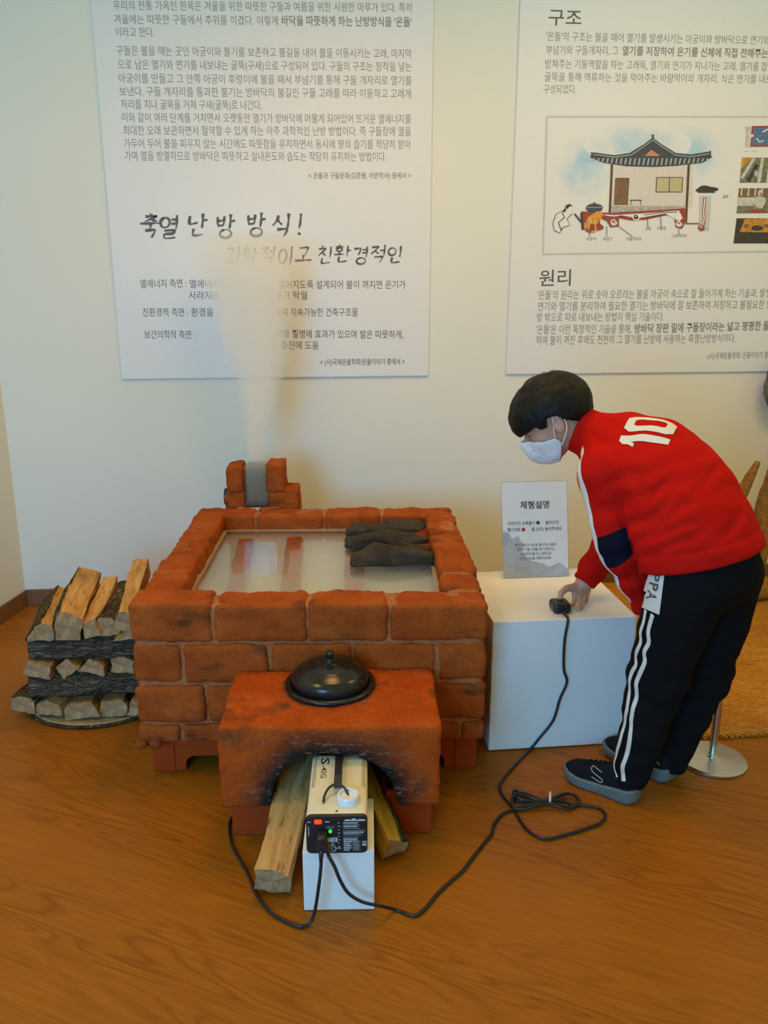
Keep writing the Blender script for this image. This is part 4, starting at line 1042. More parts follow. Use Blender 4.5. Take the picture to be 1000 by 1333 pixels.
for r_, hole in ((.0095,.0080),):
    cx_, cz_ = PX(.42), PZ(.885)
    n_ = 32; V = []; 
    for k in range(n_):
        a = 2*math.pi*k/n_; V += [(cx_+r_*math.cos(a), fy-.0001, cz_+r_*math.sin(a)), (cx_+hole*math.cos(a), fy-.0001, cz_+hole*math.sin(a))]
    mb.add(V, [(2*k, 2*k+1, (2*k+3) % (2*n_), (2*k+2) % (2*n_)) for k in range(n_)])
fit_text(mb, 'C', (PX(.395), fy-.0001, PZ(.915)), (1,0,0), (0,0,1), .0065, .008, 0, .02)
mb.build('approval_marks', M['panelprint'], pnl, recalc=False)
mb = MB(); fit_text(mb, '25', (PX(.43), fy-.0002, PZ(.685)), (1,0,0), (0,0,1), .0085, .009, 0, .03); pq(.355,.585,.495,.60,0,.0001); mb.build('rating_figures', plain('panel_black_ink', (.02,.02,.02), .5), pnl, recalc=False)
# top: lettering, vents, filler cap, strap handle, screw
tz = FZb+.0003
mb = MB()
def top_text(body, x, y, length, h, wt): fit_text(mb, body, (x, y, tz), (0,-1,0), (1,0,0), length, h, 0, wt)
top_text('S', FX0+.024, 1.908, .030, .026, .02); top_text('-40G', FX0+.026, 1.874, .056, .018, .01)
mb.build('model_lettering', plain('brown_print', (.055,.045,.03), .5), fm, recalc=False)
mb = MB()
for sx in (FX0+.0085, FX1-.0085):
    for k in range(17):
        for j in (0, 1):
            if (k+j) % 1: continue
            x = sx + (.0045 if j else 0)*(1 if sx > -.07 else -1)*-1; y = 1.78+.0085*k+.004*j
            mb.add([(x-.0012,y-.0022,tz-.0001),(x+.0012,y-.0022,tz-.0001),(x+.0012,y+.0022,tz-.0001),(x-.0012,y+.0022,tz-.0001)], [(0,1,2,3)])
mb.build('vent_slots', M['blackplastic'], fm, recalc=False)
M['capwhite'] = plain('white_translucent_plastic', (.76,.77,.78), .3, var=.02)
m = MB(); m.lathe([(.026,0),(.0265,.016),(.0245,.020),(.021,.020),(.020,.014),(0,.0135)], (FX1-.046, 1.722, FZb-.001), 40); m.build('filler_cap', M['capwhite'], fm, smooth=False)
hx = (FX0+FX1)/2 - .0005
mb = MB()
pr = [(1.925,.004),(1.90,.011),(1.85,.0165),(1.80,.0165),(1.755,.012)]
for side in (0,):
    V = []
    for (y, h) in pr:
        wd_ = .0115 if y > 1.86 else .0095
        V += [(hx-wd_,y,FZb+h),(hx+wd_,y,FZb+h),(hx+wd_,y,FZb+h+.0032),(hx-wd_,y,FZb+h+.0032)]
    F = [(0,1,2,3)]
    for i in range(len(pr)-1):
        for k in range(4): F.append((i*4+k, (i+1)*4+k, (i+1)*4+(k+1)%4, i*4+(k+1)%4))
    F.append(tuple(4*(len(pr)-1)+k for k in (3,2,1,0))); mb.add(V, F)
mb.build('strap_handle', M['blackplastic'], fm, bevel=.001)
mb = MB(); arc = []
for k in range(17):
    a = math.pi*k/16; arc.append((hx-.002+.030*math.cos(a), 1.712+.043*math.sin(a), FZb+.004+.020*math.sin(a)))
mb.tube(arc, .0032, 8); mb.build('handle_bracket', M['blackplastic'], fm, smooth=True)
m = MB(); m.lathe([(.003,0),(.0028,.0012),(0,.0015)], (hx, 1.682, FZb), 12); m.build('screw', plain('screw_steel', (.12,.09,.06), .4, .6), fm)
m = MB(); m.lathe([(.014,0),(.014,.02),(.008,.03),(.008,.045)], (0,0,0), 20); V = m.v[0].copy(); m.v[0] = np.stack([V[:,0]+hx, V[:,2]+FY1-.002, V[:,1]+.215],1); m.build('nozzle', M['blackplastic'], fm)

# power cord of the fog machine
def rot2(x, y, z): return np.array([x*math.cos(MA)-y*math.sin(MA), x*math.sin(MA)+y*math.cos(MA), z])
pc = empty('power_cord', tuple(rot2(PX(.24), FY0-.01, .20)), 0, 'black power cord plugged into the fog machine and looping away along the floor', 'power cord')
m = MB(); m.rbox((-.011,-.030,-.016),(.011,0,.022), .005, .004)
Vp = m.v[0].copy(); m.v[0] = np.array([rot2(PX(.26)+a, FY0-.0005+b, PZ(.58)+c) for a,b,c in Vp]); m.build('plug', M['blackplastic'], pc, smooth=True)
s0 = rot2(PX(.26), FY0-.017, PZ(.58)-.012)
cpts = [s0, s0+np.array([-.002,-.006,-.030]), s0+np.array([-.006,-.012,-.070]), fl(412,1175,.06), fl(408,1193,.025), fl(402,1203,.008), fl(390,1206), fl(372,1199), fl(350,1185), fl(333,1162), fl(324,1140), fl(313,1120), fl(303,1102), fl(299,1085), fl(300,1068), fl(312,1055), fl(340,1050)]
m = MB(); m.tube([s0, s0+np.array([-.002,-.004,-.018]), s0+np.array([-.003,-.007,-.034])], [.0065,.006,.0045], 10); m.build('strain_relief', M['blackplastic'], pc, smooth=True)
m = MB(); m.tube(spline(cpts, 8), .0042, 8); m.build('cord', M['rubber'], pc, smooth=True)

# ================================================================== right-hand side: rug, barrier stand, wooden carrier, straw article
t = NT('straw_rug'); v = t.coords('Object', (1,1,1), (0,0,R(0)))
wv = t.n('TexWave'); wv.wave_type = 'BANDS'; wv.bands_direction = 'DIAGONAL'; wv.inputs['Scale'].default_value = 24; wv.inputs['Distortion'].default_value = 3.0; wv.inputs['Detail'].default_value = 3; t.l(v, wv.inputs['Vector'])
n = t.noise(t.coords('Object', (1,3,1), (0,0,R(45))), 42, 4, .65); n2 = t.noise(v, 4, 3)
c = t.ramp(n, [(.3,(.36,.130,.010)),(.5,(.60,.245,.024)),(.72,(.76,.38,.055))])
c = t.mix(t.ramp(n2, [(.45,(0,0,0)),(.7,(.6,.6,.6))]), c, (.42,.12,.008))
c = t.mix(t.ramp(wv.outputs['Fac'], [(.0,(.45,.45,.45)),(.35,(0,0,0))]), c, (.19,.06,.006))
t.set(c, .85, spec=.2).bump(t.math('ADD', wv.outputs['Fac'], n), .8, .006); M['rug'] = t.m
ru = empty('straw_rug', (2.2, 3.0, .001), 0, 'coarse golden straw rug on the floor behind the barrier stand', 'rug')
mb = MB(); V, F = rbox_arrays((1.17,2.335,.001),(3.3,3.80,.016), .006, .03, lambda P: .0035*fbm(P, 18, 2, 2)); mb.add(V, F); mb.build('woven_straw', M['rug'], ru, smooth=True)
mb = MB(); rg = random.Random(3)
for k in range(260):
    x = 1.17+2.13*k/260; L_ = rg.uniform(.006,.016)
    mb.tube([(x,2.345,.010),(x+rg.uniform(-.003,.003),2.336-L_,.004)], [.0035,.002], 5)
mb.build('frayed_edge', M['rug'], ru, smooth=True)

M['steel'] = NT('brushed_steel'); t = M['steel']; v = t.coords(); n = t.noise(v, 300, 2); t.set((.62,.58,.52), .28, 1.0); t.bump(n, .05, .001); M['steel'] = t.m
sx_, sy_ = 1.276, 2.207
bs = empty('barrier_stand', (sx_, sy_, .001), 0, 'slim steel barrier post on a round base behind the child\'s heels', 'barrier stand')
m = MB(); m.lathe([(.103,0),(.104,.003),(.104,.009),(.100,.0125),(.03,.016),(.0125,.018)], (sx_,sy_,.001), 72); m.build('round_base', M['steel'], bs, smooth=False, bevel=0)
m = MB(); m.lathe([(.0125,.015),(.0125,.62),(.0135,.622),(.0135,.65),(.010,.66),(0,.66)], (sx_,sy_,.001), 32); m.build('post', M['steel'], bs, smooth=False)
m = MB(); m.lathe([(.017,.014),(.017,.020),(.0127,.026)], (sx_,sy_,.001), 32); m.build('collar', M['steel'], bs)

M['oldwood'] = wood_mat('weathered_wood', (.24,.115,.030), (.36,.19,.060), (.09,.045,.015))
ca = empty('wooden_carrying_frame', (1.95, 3.45, .018), 0, 'old wooden carrying frame with forked arms propped near the wall behind the child', 'carrying frame')
def limb(name, pts, rad, seed):
    P_ = spline(pts, 10); rr = np.interp(np.linspace(0,1,len(P_)), np.linspace(0,1,len(rad)), rad)
    m = MB(); m.tube(P_, list(rr), 14); V = m.v[0]; m.v[0] = V + .0018*np.stack([fbm(V,30,seed,2), fbm(V,30,seed+1,2), fbm(V,30,seed+2,2)],1); return m.build(name, M['oldwood'], ca, smooth=True)
limb('prong', [at(920,720,3.40), at(952,668,3.42), at(972,630,3.44), at(987,601,3.46)], [.034,.032,.024,.012], 5)
limb('side_pole', [(1.93,3.40,.022), at(984,735,3.42), at(995,665,3.50), at(1012,610,3.58), at(1050,500,3.66)], [.030,.038,.042,.038,.028], 8)
limb('side_pole', [(2.62,3.40,.022), (2.58,3.46,.4), (2.50,3.58,.85), (2.42,3.66,1.2)], [.030,.036,.036,.028], 18)
limb('crossbar', [at(960,724,3.40), (2.25,3.44,.30), (2.60,3.44,.34)], [.020,.022,.020], 28)
lg_ = empty('wooden_stick', (1.9, 3.2, .018), 0, 'dark wooden stick lying on the straw rug behind the child', 'stick')
P_ = spline([atz(952,790,.04), atz(975,779,.04), atz(1000,772,.045), atz(1040,762,.045)], 8)
m = MB(); m.tube(P_, [.022+.004*math.sin(k) for k in range(len(P_))], 12); m.build('shaft', M['oldwood'], lg_, smooth=True)
M['greystraw'] = plain('grey_twisted_straw', (.13,.115,.10), .9, var=.5, scale=70, bump=.8)
wr = tag(sdf_mesh('hanging_straw_bundle', lambda P: ellip(P, (2.352,3.74,1.0), (.155,.055,.15)) + .010*fbm(P*np.array([1,1,.4]), 34, 6, 3), (2.10,3.64,.8),(2.55,3.815,1.2), .010, M['greystraw']), 'grey twisted straw bundle hanging on the wall at the right edge', 'straw bundle')

# ================================================================== smoke
def haze(name, lo, hi, rz, label, density, col=(1,1,1), build=None):
    t = NT(name); t.t.nodes.remove(t.b)
    vp = t.n('VolumePrincipled'); vp.inputs['Color'].default_value = (*col,1); vp.inputs['Anisotropy'].default_value = 0.0; vp.inputs['Density'].default_value = density
    t.l(vp.outputs[0], t.out.inputs['Volume'])
    if build: build(t, vp)
    c = [(a+b)/2 for a, b in zip(lo, hi)]
    m = MB(); m.box(lo, hi); V = m.v[0]-np.array([c[0],c[1],lo[2]]); m.v[0] = V
    ob = m.build('smoke', t.m); a = rz; ob.location = (c[0]*math.cos(a)-c[1]*math.sin(a), c[0]*math.sin(a)+c[1]*math.cos(a), lo[2]); ob.rotation_euler = (0,0,a)
    return tag(ob, label, 'smoke', None, 'stuff')
haze('chamber_smoke', (X0+TH+.001,Y0+TH+.001,.4055), (X1-TH-.001,Y1-TH-.001,GZ-.0125), TA, 'milky smoke filling the chamber under the glass top', 9.0, (1,.99,.97))
haze('flue_smoke', (-.500,CY0+.006,.575), (-.414,CY1-.022,.745), TA, 'grey smoke standing between the chimney brick piers', 22.0, (.52,.57,.57))
def plume(t, vp):
    v = t.coords('Object'); s = t.n('SeparateXYZ'); t.l(v, s.inputs[0])
    z = s.outputs['Z']; n = t.noise(t.coords('Object', (1,1,.55)), 7, 4, .6)
    dn = t.math('MULTIPLY', t.math('SUBTRACT', n, .5), .16)
    zz = t.math('DIVIDE', z, 1.05)
    cx = t.math('ADD', t.math('MULTIPLY', t.math('SINE', t.math('MULTIPLY', zz, 3.6)), .03), t.math('MULTIPLY', zz, -.03))
    R_ = t.math('ADD', .048, t.math('MULTIPLY', t.math('POWER', zz, 1.25), .27))
    u = t.math('DIVIDE', t.math('ADD', t.math('SUBTRACT', s.outputs['X'], cx), dn), R_)
    Ry = t.math('ADD', .045, t.math('MULTIPLY', zz, .075))
    w_ = t.math('DIVIDE', t.math('ADD', t.math('ADD', s.outputs['Y'], .14), t.math('MULTIPLY', zz, -.20)), Ry)
    r2 = t.math('ADD', t.math('MULTIPLY', u, u), t.math('MULTIPLY', w_, w_))
    fall = t.math('SUBTRACT', 1.0, r2, True)
    top = t.math('DIVIDE', t.math('SUBTRACT', .87, zz), .20, True)
    d = t.math('MULTIPLY', t.math('MULTIPLY', fall, top), t.math('ADD', .55, n))
    t.l(t.math('MULTIPLY', d, 24.0), vp.inputs['Density'])
haze('plume_smoke', (-.52,3.30,.762), (.16,3.79,1.80), 0, 'pale smoke rising from the little chimney over the poster', 0.0, (.965,.97,.975), plume)
# ================================================================== the child
M['skin'] = NT('skin'); t = M['skin']; v = t.coords(); n = t.noise(v, 30, 3)
t.set(t.ramp(n, [(.3,(.50,.26,.17)),(.7,(.60,.33,.22))]), .5, spec=.35); t.b.inputs['Subsurface Weight'].default_value = .08; t.b.inputs['Subsurface Radius'].default_value = (.01,.004,.002); M['skin'] = t.m
def fabric(name, c, var=.12, sc=500, bump=.25, rough=.85):
    t = NT(name); v = t.coords(); n = t.noise(v, sc, 2); n2 = t.noise(v, 7, 3)
    t.set(t.mix(.5, t.ramp(n, [(.3, tuple(x*(1-var) for x in c)),(.7, tuple(min(1,x*(1+var)) for x in c))]), t.ramp(n2, [(.3, tuple(x*.92 for x in c)),(.7, tuple(min(1,x*1.06) for x in c))])), rough, spec=.04)
    t.bump(n, bump, .001); return t
NAVY = (.008,.009,.020)
t = fabric('red_jersey', (.50,.0085,.0055))
at_ = t.n('Attribute'); at_.attribute_name = 'band'
src = t.b.inputs['Base Color'].links[0].from_socket
t.set(t.mix(t.math('GREATER_THAN', at_.outputs['Fac'], 0.0), src, NAVY)); M['jersey'] = t.m
M['jerseywhite'] = fabric('white_jersey_trim', (.72,.72,.70)).m
M['trackpants'] = fabric('black_track_fabric', (.009,.009,.011)).m
M['hair'] = NT('black_hair'); t = M['hair']; v = t.coords('Object', (1,1,1)); 
at_ = t.n('Attribute'); at_.attribute_name = 'strand'; n = t.noise(v, 24, 3)
t.set(t.ramp(at_.outputs['Fac'], [(.2,(.004,.004,.004)),(.8,(.010,.0085,.0075))]), .55, spec=.22); t.bump(at_.outputs['Fac'], .25, .003); M['hair'] = t.m
M['maskwhite'] = fabric('white_mask_fabric', (.78,.80,.82), .02, 400, .1, .8).m

f_ = np.array([-.68,.73,0]); f_ /= np.linalg.norm(f_); r_ = np.array([f_[1], -f_[0], 0.0]); z_ = np.array([0,0,1.])   # facing, the child's right, up
# joints
lhip, rhip = at(898,752,2.01), at(942,745,2.13)
lkn, rkn = at(856,882,2.075), at(914,880,2.175)
lank, rank = at(821,1003,2.060), at(872,985,2.150)
T = [at(913,726,2.065), at(900,690,2.10), at(884,655,2.15), at(864,628,2.21), at(842,606,2.27), at(812,592,2.33), at(784,572,2.37)]
lsh, lel, lwr = at(792,618,2.22), at(806,705,2.16), at(842,785,2.150)
rsh, rel, rwr = at(815,600,2.46), at(806,695,2.50), at(763,755,2.462)
HC = at(722,543,2.44)                                    # middle of the head
hf = np.array([-.90,.36,0]); hf /= np.linalg.norm(hf); pit = R(27)
HF = hf*math.cos(pit) - z_*math.sin(pit); HR = np.array([hf[1],-hf[0],0]); HU = np.cross(HR, HF)
HM = np.stack([HF, -HR, HU])                             # local axes: forward, left, up
def hp(a, b, c): return HC + HF*a - HR*b + HU*c
person_base = np.array([.97, 2.12, 0.0])

# --- hand: right hand, thumb on the button, fingers down beside the box
bt = np.array([rmx+.002, rmy+.010, .4885])
wrist = rwr + np.array([-.010,.003,-.012])
palm = at(752,766,2.458)
knuck = [at(748,773,2.450), at(755,774,2.456), at(761,772,2.464), at(766,768,2.472)]
tips = [atz(746,788,.462), atz(753,793,.4585), atz(758,790,.4585), atz(763,784,.4595)]
fingers = []
for i, (k, tp) in enumerate(zip(knuck, tips)):
    mid = k*.52 + tp*.48 + np.array([.006,.010,.006]) ; m2 = k*.22 + tp*.78 + np.array([.005,.008,.003])
    rr = (.0082,.0084,.0080,.0070)[i]
    fingers.append(([k, mid, m2, tp], rr))
thumb = ([palm+np.array([-.012,-.004,.006]), at(738,766,2.440), bt+np.array([.006,.006,.010])*1.0+np.array([0,.004,.004]), bt+np.array([-.001,-.004,.0045])], .0098)
lhand = at(852,800,2.175)
def facesdf(P):
    head = ellip(P, hp(-.006,0,.022), (.093,.076,.098), HM)
    face = ellip(P, hp(.030,0,-.028), (.062,.062,.082), HM); head = smin(head, face, .03)
    head = smin(head, ellip(P, hp(.045,0,-.092), (.036,.040,.026), HM), .03)            # chin
    for s_ in (1,-1):
        head = smin(head, ellip(P, hp(.056,.036*s_,-.040), (.026,.026,.026), HM), .02)  # cheeks
        head = smax(head, -ellip(P, hp(.098,.031*s_,-.010), (.014,.017,.011), HM), .012) # eye hollow
        head = smin(head, ellip(P, hp(.081,.031*s_,-.011), (.011,.0135,.0105), HM), .003) # eyeball and lid
        e = ellip(P, hp(-.012,.079*s_,-.014), (.019,.008,.030), HM @ np.eye(3))
        e = smax(e, -ellip(P, hp(-.006,.087*s_,-.010), (.009,.006,.016), HM), .004)
        head = smin(head, e, .006)
        head = smin(head, ellip(P, hp(.088,.030*s_,.010), (.008,.022,.006), HM), .008)   # brow
    nose = cone(P, hp(.090,0,-.004), hp(.109,0,-.040), .007, .0115); head = smin(head, nose, .012)
    for s_ in (1,-1): head = smin(head, ellip(P, hp(.098,.011*s_,-.043), (.009,.008,.007), HM), .006)
    head = smin(head, ellip(P, hp(.088,0,-.068), (.012,.024,.008), HM), .008)            # lips
    head = smax(head, -ellip(P, hp(.103,0,-.068), (.010,.024,.0022), HM), .004)
    return head
def body(P):
    head = facesdf(P)
    d = smin(head, cone(P, hp(-.035,0,-.050), T[6]+np.array([.02,-.01,-.03]), .050, .054), .025)
    # trunk and legs under the clothes
    for a, b, ra, rb in ((T[6], T[4], .055,.085), (T[4], T[2], .085,.09), (T[2], T[0], .09,.10)): d = smin(d, cone(P, a, b, ra, rb), .04)
    for a, b, c in ((lhip,lkn,lank),(rhip,rkn,rank)):
        d = smin(d, cone(P, a, b, .068,.048), .03); d = smin(d, cone(P, b, c, .048,.032), .02)
    for a, b, c in ((lsh,lel,lwr),(rsh,rel,rwr)):
        d = smin(d, cone(P, T[4], a, .06,.045), .03); d = smin(d, cone(P, a, b, .040,.033), .02); d = smin(d, cone(P, b, c, .033,.024), .015)
    # right hand
    h = smin(cone(P, rwr, wrist, .023,.0215), cone(P, wrist, palm, .0215,.018), .012)
    for k in knuck: h = smin(h, cone(P, palm+(wrist-palm)*.3, k, .013,.0098), .008)
    for pts, rr in fingers:
        fd = 9.0
        for q, (a, b) in enumerate(zip(pts[:-1], pts[1:])): fd = np.minimum(fd, cone(P, a, b, rr*(1-.05*q), rr*(.95-.06*q))) if q else cone(P, a, b, rr*1.04, rr*.97)
        h = smin(h, fd, .0035)
    pts, rr = thumb; td = cone(P, pts[0], pts[1], .0145, .0115)
    td = smin(td, cone(P, pts[1], pts[2], .0112, .0096), .004); td = smin(td, cone(P, pts[2], pts[3], .0096, .0082), .003)
    h = smin(h, td, .006)
    d = smin(d, h, .012)
    # left hand resting on the thigh
    hl = cone(P, lwr, lhand, .022,.019)
    for q in range(4):
        o_ = r_*(.018*q-.01) ; hl = smin(hl, cone(P, lhand+o_*.6, lhand+o_+np.array([-.012,.02,-.055+.006*abs(q-1.5)]), .0085,.0068), .004)
    hl = smin(hl, cone(P, lhand-r_*.012, lhand-r_*.030+np.array([-.02,.02,-.026]), .0095,.0075), .006)
    return smin(d, hl, .01)
per = sdf_mesh('person', body, (.58,1.92,.03), (1.34,2.66,1.20), .0036, M['skin'], None, relax=1)
for v_ in [per]:
    me = per.data; W = np.zeros(len(me.vertices)*3); me.vertices.foreach_get('co', W); W = W.reshape(-1,3)-person_base; me.vertices.foreach_set('co', W.ravel()); me.update()
per.location = person_base.tolist(); BASE[per.name] = person_base
tag(per, 'child in a red jersey and black track pants bending over to press the button box', 'person')
# fingernail on the thumb
t = plain('nail', (.62,.38,.30), .3)

# --- jersey
def scaled(P, c): q = P - c; rr = q @ r_; return P - np.outer(rr*(1-1/1.22), r_)
HEMC = at(914,726,2.065); hemn = f_*.30 + z_*.955; hemn /= np.linalg.norm(hemn)
def torso(P):
    q = scaled(P, T[2])
    Ts = [scaled(x[None,:], T[2])[0] for x in T]
    rads = [.158,.154,.150,.146,.136,.108,.066]
    d = 9.0
    for i in range(6):
        d = smin(d, cone(q, Ts[i], Ts[i+1], rads[i], rads[i+1]), .03) if i else cone(q, Ts[0]-hemn*.10, Ts[0], .158, .158)
        if i == 0: d = smin(d, cone(q, Ts[0], Ts[1], rads[0], rads[1]), .03)
    return d
def sleeve(P, a, b, c, ra, rb, rc): return smin(cone(P, a, b, ra, rb), cone(P, b, c, rb, rc), .02)
larm = (lsh, lel, lwr, .080,.064,.044); rarm = (rsh, rel, rwr, .080,.060,.046)
def folds(P):
    # creases running from the armpit and round the elbow and waist
    s_ = (P - T[2]) @ r_; h_ = P @ z_; l_ = P @ f_
    a = np.sin((h_*1.0 + l_*.55 + .02*vnoise(P, 9, 4))*95 + 2.2*vnoise(P, 7, 3))
    m = np.clip(1 - np.linalg.norm(P - lsh*.35 - T[1]*.65, axis=1)/.22, 0, 1)
    b = np.sin((h_*.75 - l_*.8)*70 + 3*vnoise(P, 8, 13)); m2 = np.clip(vnoise(P, 7, 14)*1.3, 0, 1)
    return .0085*a*m + .0035*b*m2 + .0045*fbm(P*np.array([1,1,1.6]), 11, 8, 2)
def jersey(P):
    d = torso(P)
    sh = smin(cone(P, T[5], lsh, .10, .080), cone(P, T[5], rsh, .10, .080), .04)
    d = smin(d, sh, .05)
    la = sleeve(P, *larm); ra = sleeve(P, *rarm)
    # soft rings on the lower sleeves
    ta = np.clip((P-lel) @ (lwr-lel)/((lwr-lel)@(lwr-lel)), 0, 1); la = la + .003*np.sin(ta*16+1)*(ta > 0)
    tb = np.clip((P-rel) @ (rwr-rel)/((rwr-rel)@(rwr-rel)), 0, 1); ra = ra + .003*np.sin(tb*15)*(tb > 0) 
    dt_ = d; arms = np.minimum(la, ra); tq = ((P-lsh) @ (lel-lsh))/((lel-lsh)@(lel-lsh))
    d = smin(d, arms, .008 + .03*np.clip(.35-tq, 0, .5)) + .007*np.exp(-((la-dt_)/.012)**2)*np.clip((tq-.25)/.4, 0, 1)
    d = d + folds(P)
    # collar standing up round the neck
    nd = hp(-.035,0,-.045)-T[6]; nd /= np.linalg.norm(nd)
    d = smin(d, cone(P, T[6], T[6]+nd*.078, .071, .071), .02)
    d = np.maximum(d, -(cone(P, T[6]-nd*.02, T[6]+nd*.2, .0575, .058)))
    d = np.maximum(d, np.where(np.linalg.norm(P-T[6],axis=1) < .15, (P - (T[6]+nd*.078)) @ nd, -9))
    # cuffs cut square, hem cut
    wd = (rwr-rel)/np.linalg.norm(rwr-rel); d = smax(d, np.where(np.linalg.norm(P-rwr,axis=1) < .09, (P-rwr) @ wd - .012, -9), .004)
    wl = (lwr-lel)/np.linalg.norm(lwr-lel); d = smax(d, np.where(np.linalg.norm(P-lwr,axis=1) < .08, (P-lwr) @ wl - .015, -9), .004)
    hd = (P-HEMC) @ hemn
    seam = .0035*np.exp(-((hd-.052)/.005)**2)*(np.abs(hd-.052) < .02)
    isb = torso(P) < .03
    d = d + seam*isb
    d = np.where(isb & (hd < .05), d + .006*np.clip((.05-hd)/.05,0,1), d)
    return smax(d, np.where(np.linalg.norm(P-HEMC,axis=1) < .28, np.where(np.minimum(la,ra) > .02, -hd, -9.0), -9.0), .006)
def band(P):
    a = lsh; ax = (lel-lsh); L2 = ax@ax; t_ = ((P-a) @ ax)/L2
    near = cone(P, lsh, lel, .080,.064) < .020
    lo = .80; hi = 1.16
    ax2 = lwr-lel; t2 = ((P-lel)@ax2)/(ax2@ax2)
    s_ = np.where(t_ < 1.0, t_, 1.0 + np.clip(t2,0,1)*.9) + 1.5*((P-lsh-np.outer(np.clip(t_,0,1.2),ax)) @ _rt)
    v_ = np.minimum(s_-lo, hi-s_)*.2
    dT = torso(P)
    return np.where(sleeve(P,*larm) < .016, np.minimum(v_, (dT+.004)), -.05)
def trace(fn, x, y):
    d = ray(x, y); d = d/np.linalg.norm(d); t_ = 1.9
    for _ in range(60):
        q = fn((_c + d*t_)[None,:])[0]; t_ += max(q*.7, -.02)
        if abs(q) < .0008: break
    return _c + d*t_
# creases: from the armpit across the back and flank, over the sleeves and above the hem
CR = [((816,606),(834,636),(845,672),(851,694)), ((850,692),(866,676),(886,662),(905,654)), ((852,700),(874,690),(898,683),(920,681)), ((843,660),(854,640),(868,626),(884,617)), ((850,722),(874,708),(902,698),(930,678)), ((850,684),(862,658),(876,640)),
      ((776,655),(795,662),(818,656)), ((796,748),(810,756),(824,754)), ((768,566),(788,578),(804,594)), ((905,640),(925,622),(938,604)), ((940,700),(956,684),(968,664))]
SEG = []
for L_ in CR:
    Q_ = [p[:2] for p in spline([(*p, 0) for p in L_], 6)]; P_ = [trace(jersey, *p) for p in Q_]; n_ = len(P_)
    for k_, (a_, b_) in enumerate(zip(P_[:-1], P_[1:])):
        if np.linalg.norm(a_-b_) < .05: SEG.append((a_, b_, .25+.75*math.sin(math.pi*(k_+.5)/(n_-1))))
jersey_plain = jersey
def jersey(P):
    d = jersey_plain(P)
    if np.abs(d).min() > .05: return d
    g = np.zeros(len(P))
    for a_, b_, w_ in SEG:
        q = cone(P, a_, b_, 0.0, 0.0); g = np.where(w_*np.exp(-(q/.013)**2) > g, w_*np.exp(-(q/.013)**2), g)
    d = d + .0085*g
    return d
js = sdf_mesh('jersey', jersey, (.66,1.86,.50), (1.42,2.66,1.16), .0055, M['jersey'], per, relax=2, attrs={'band': band})
bj = bvh_of(js)
def on(bv, p, inside, off=.0016):
    """nearest point of the cloth seen from outside along p - inside"""
    d = Vector(p)-Vector(inside); d.normalize()
    h = bv.ray_cast(Vector(p)+d*.12, -d)
    if h[0] is None: h = bv.find_nearest(Vector(p))
    return np.array(h[0]) + np.array(h[1])*off, np.array(h[1])
def cam_hit(bv, x, y):
    h = bv.ray_cast(Vector(_c), Vector(ray(x, y)).normalized())
    return (np.array(h[0]), np.array(h[1])) if h[0] is not None else None
def ribbon(name, pts, width, bv, mat, parent, off=.0016, n=10, across=3):
    P_ = spline(pts, n); m = MB(); V = []
    for i, p in enumerate(P_):
        t_ = P_[min(i+1,len(P_)-1)]-P_[max(i-1,0)]; t_ = t_/(np.linalg.norm(t_)+1e-9)
        h = bv.find_nearest(Vector(p)); nn = np.array(h[1]); q = np.array(h[0]); s_ = np.cross(t_, nn); s_ /= np.linalg.norm(s_)+1e-9
        for k in range(across):
            w_ = (k/(across-1)-.5)*width; g = bv.find_nearest(Vector(q+s_*w_)); V.append(np.array(g[0])+np.array(g[1])*off)
    N = len(P_); F = [(i*across+k, i*across+k+1, (i+1)*across+k+1, (i+1)*across+k) for i in range(N-1) for k in range(across-1)]
    # give it a little thickness
    m.add(V, F); o = m.build(name, mat, parent, smooth=True, recalc=False)
    md = o.modifiers.new('thick', 'SOLIDIFY'); md.thickness = .0012; md.offset = -1; return o
# white trim from the collar over the shoulder and down the front of the left sleeve
tr = []
vd = np.array([-.985,.06,.12])
for a, rr in ((T[6]+np.array([-.02,.0,.0]), .07),(lsh*.5+T[6]*.5, .08),(lsh,.08),(lsh*.5+lel*.5,.07),(lel,.064),(lel*.5+lwr*.5,.055),(lwr,.045)):
    tr.append(on(bj, a+vd*rr, a)[0])
ribbon('white_sleeve_trim', tr, .030, bj, M['jerseywhite'], js, n=10, across=5)
# the number 10 on the back
def decal(name, polys, bv, toP, inside, mat, parent, cell=.006, off=.0018):
    """polys in decal (u,v); toP maps (u,v) to a point near the cloth; projected towards `inside`"""
    bm = bmesh.new()
    for pg in polys: bm.faces.new([bm.verts.new((u, v_, 0)) for u, v_ in pg])
    bmesh.ops.triangulate(bm, faces=bm.faces)
    for _ in range(8):
        le = [e for e in bm.edges if e.calc_length() > cell]
        if not le: break
        bmesh.ops.subdivide_edges(bm, edges=le, cuts=1); bmesh.ops.triangulate(bm, faces=[f for f in bm.faces if len(f.verts) > 3])
    bm.verts.ensure_lookup_table(); bm.verts.index_update()
    V = []
    for v_ in bm.verts:
        p = toP(v_.co.x, v_.co.y); V.append(on(bv, p, inside(v_.co.x, v_.co.y), off)[0])
    F = [[q.index for q in f.verts] for f in bm.faces]; bm.free()
    m = MB(); m.add(V, F); o = m.build(name, mat, parent, smooth=True, recalc=True); return o
nV = np.array([-.81,.575,.04]); nV /= np.linalg.norm(nV); nN = np.array([-.05,-.25,.95]); nU = np.cross(nV, nN); nU /= np.linalg.norm(nU); nN = np.cross(nU, nV)
NO = np.array([.972,2.198,1.06])
def toP(u, v): return NO + nU*u*.66 + nV*(v-.012)*.68 + nN*.08
def ins(u, v): return NO + nU*u*.66 + nV*(v-.012)*.68
dw = .030
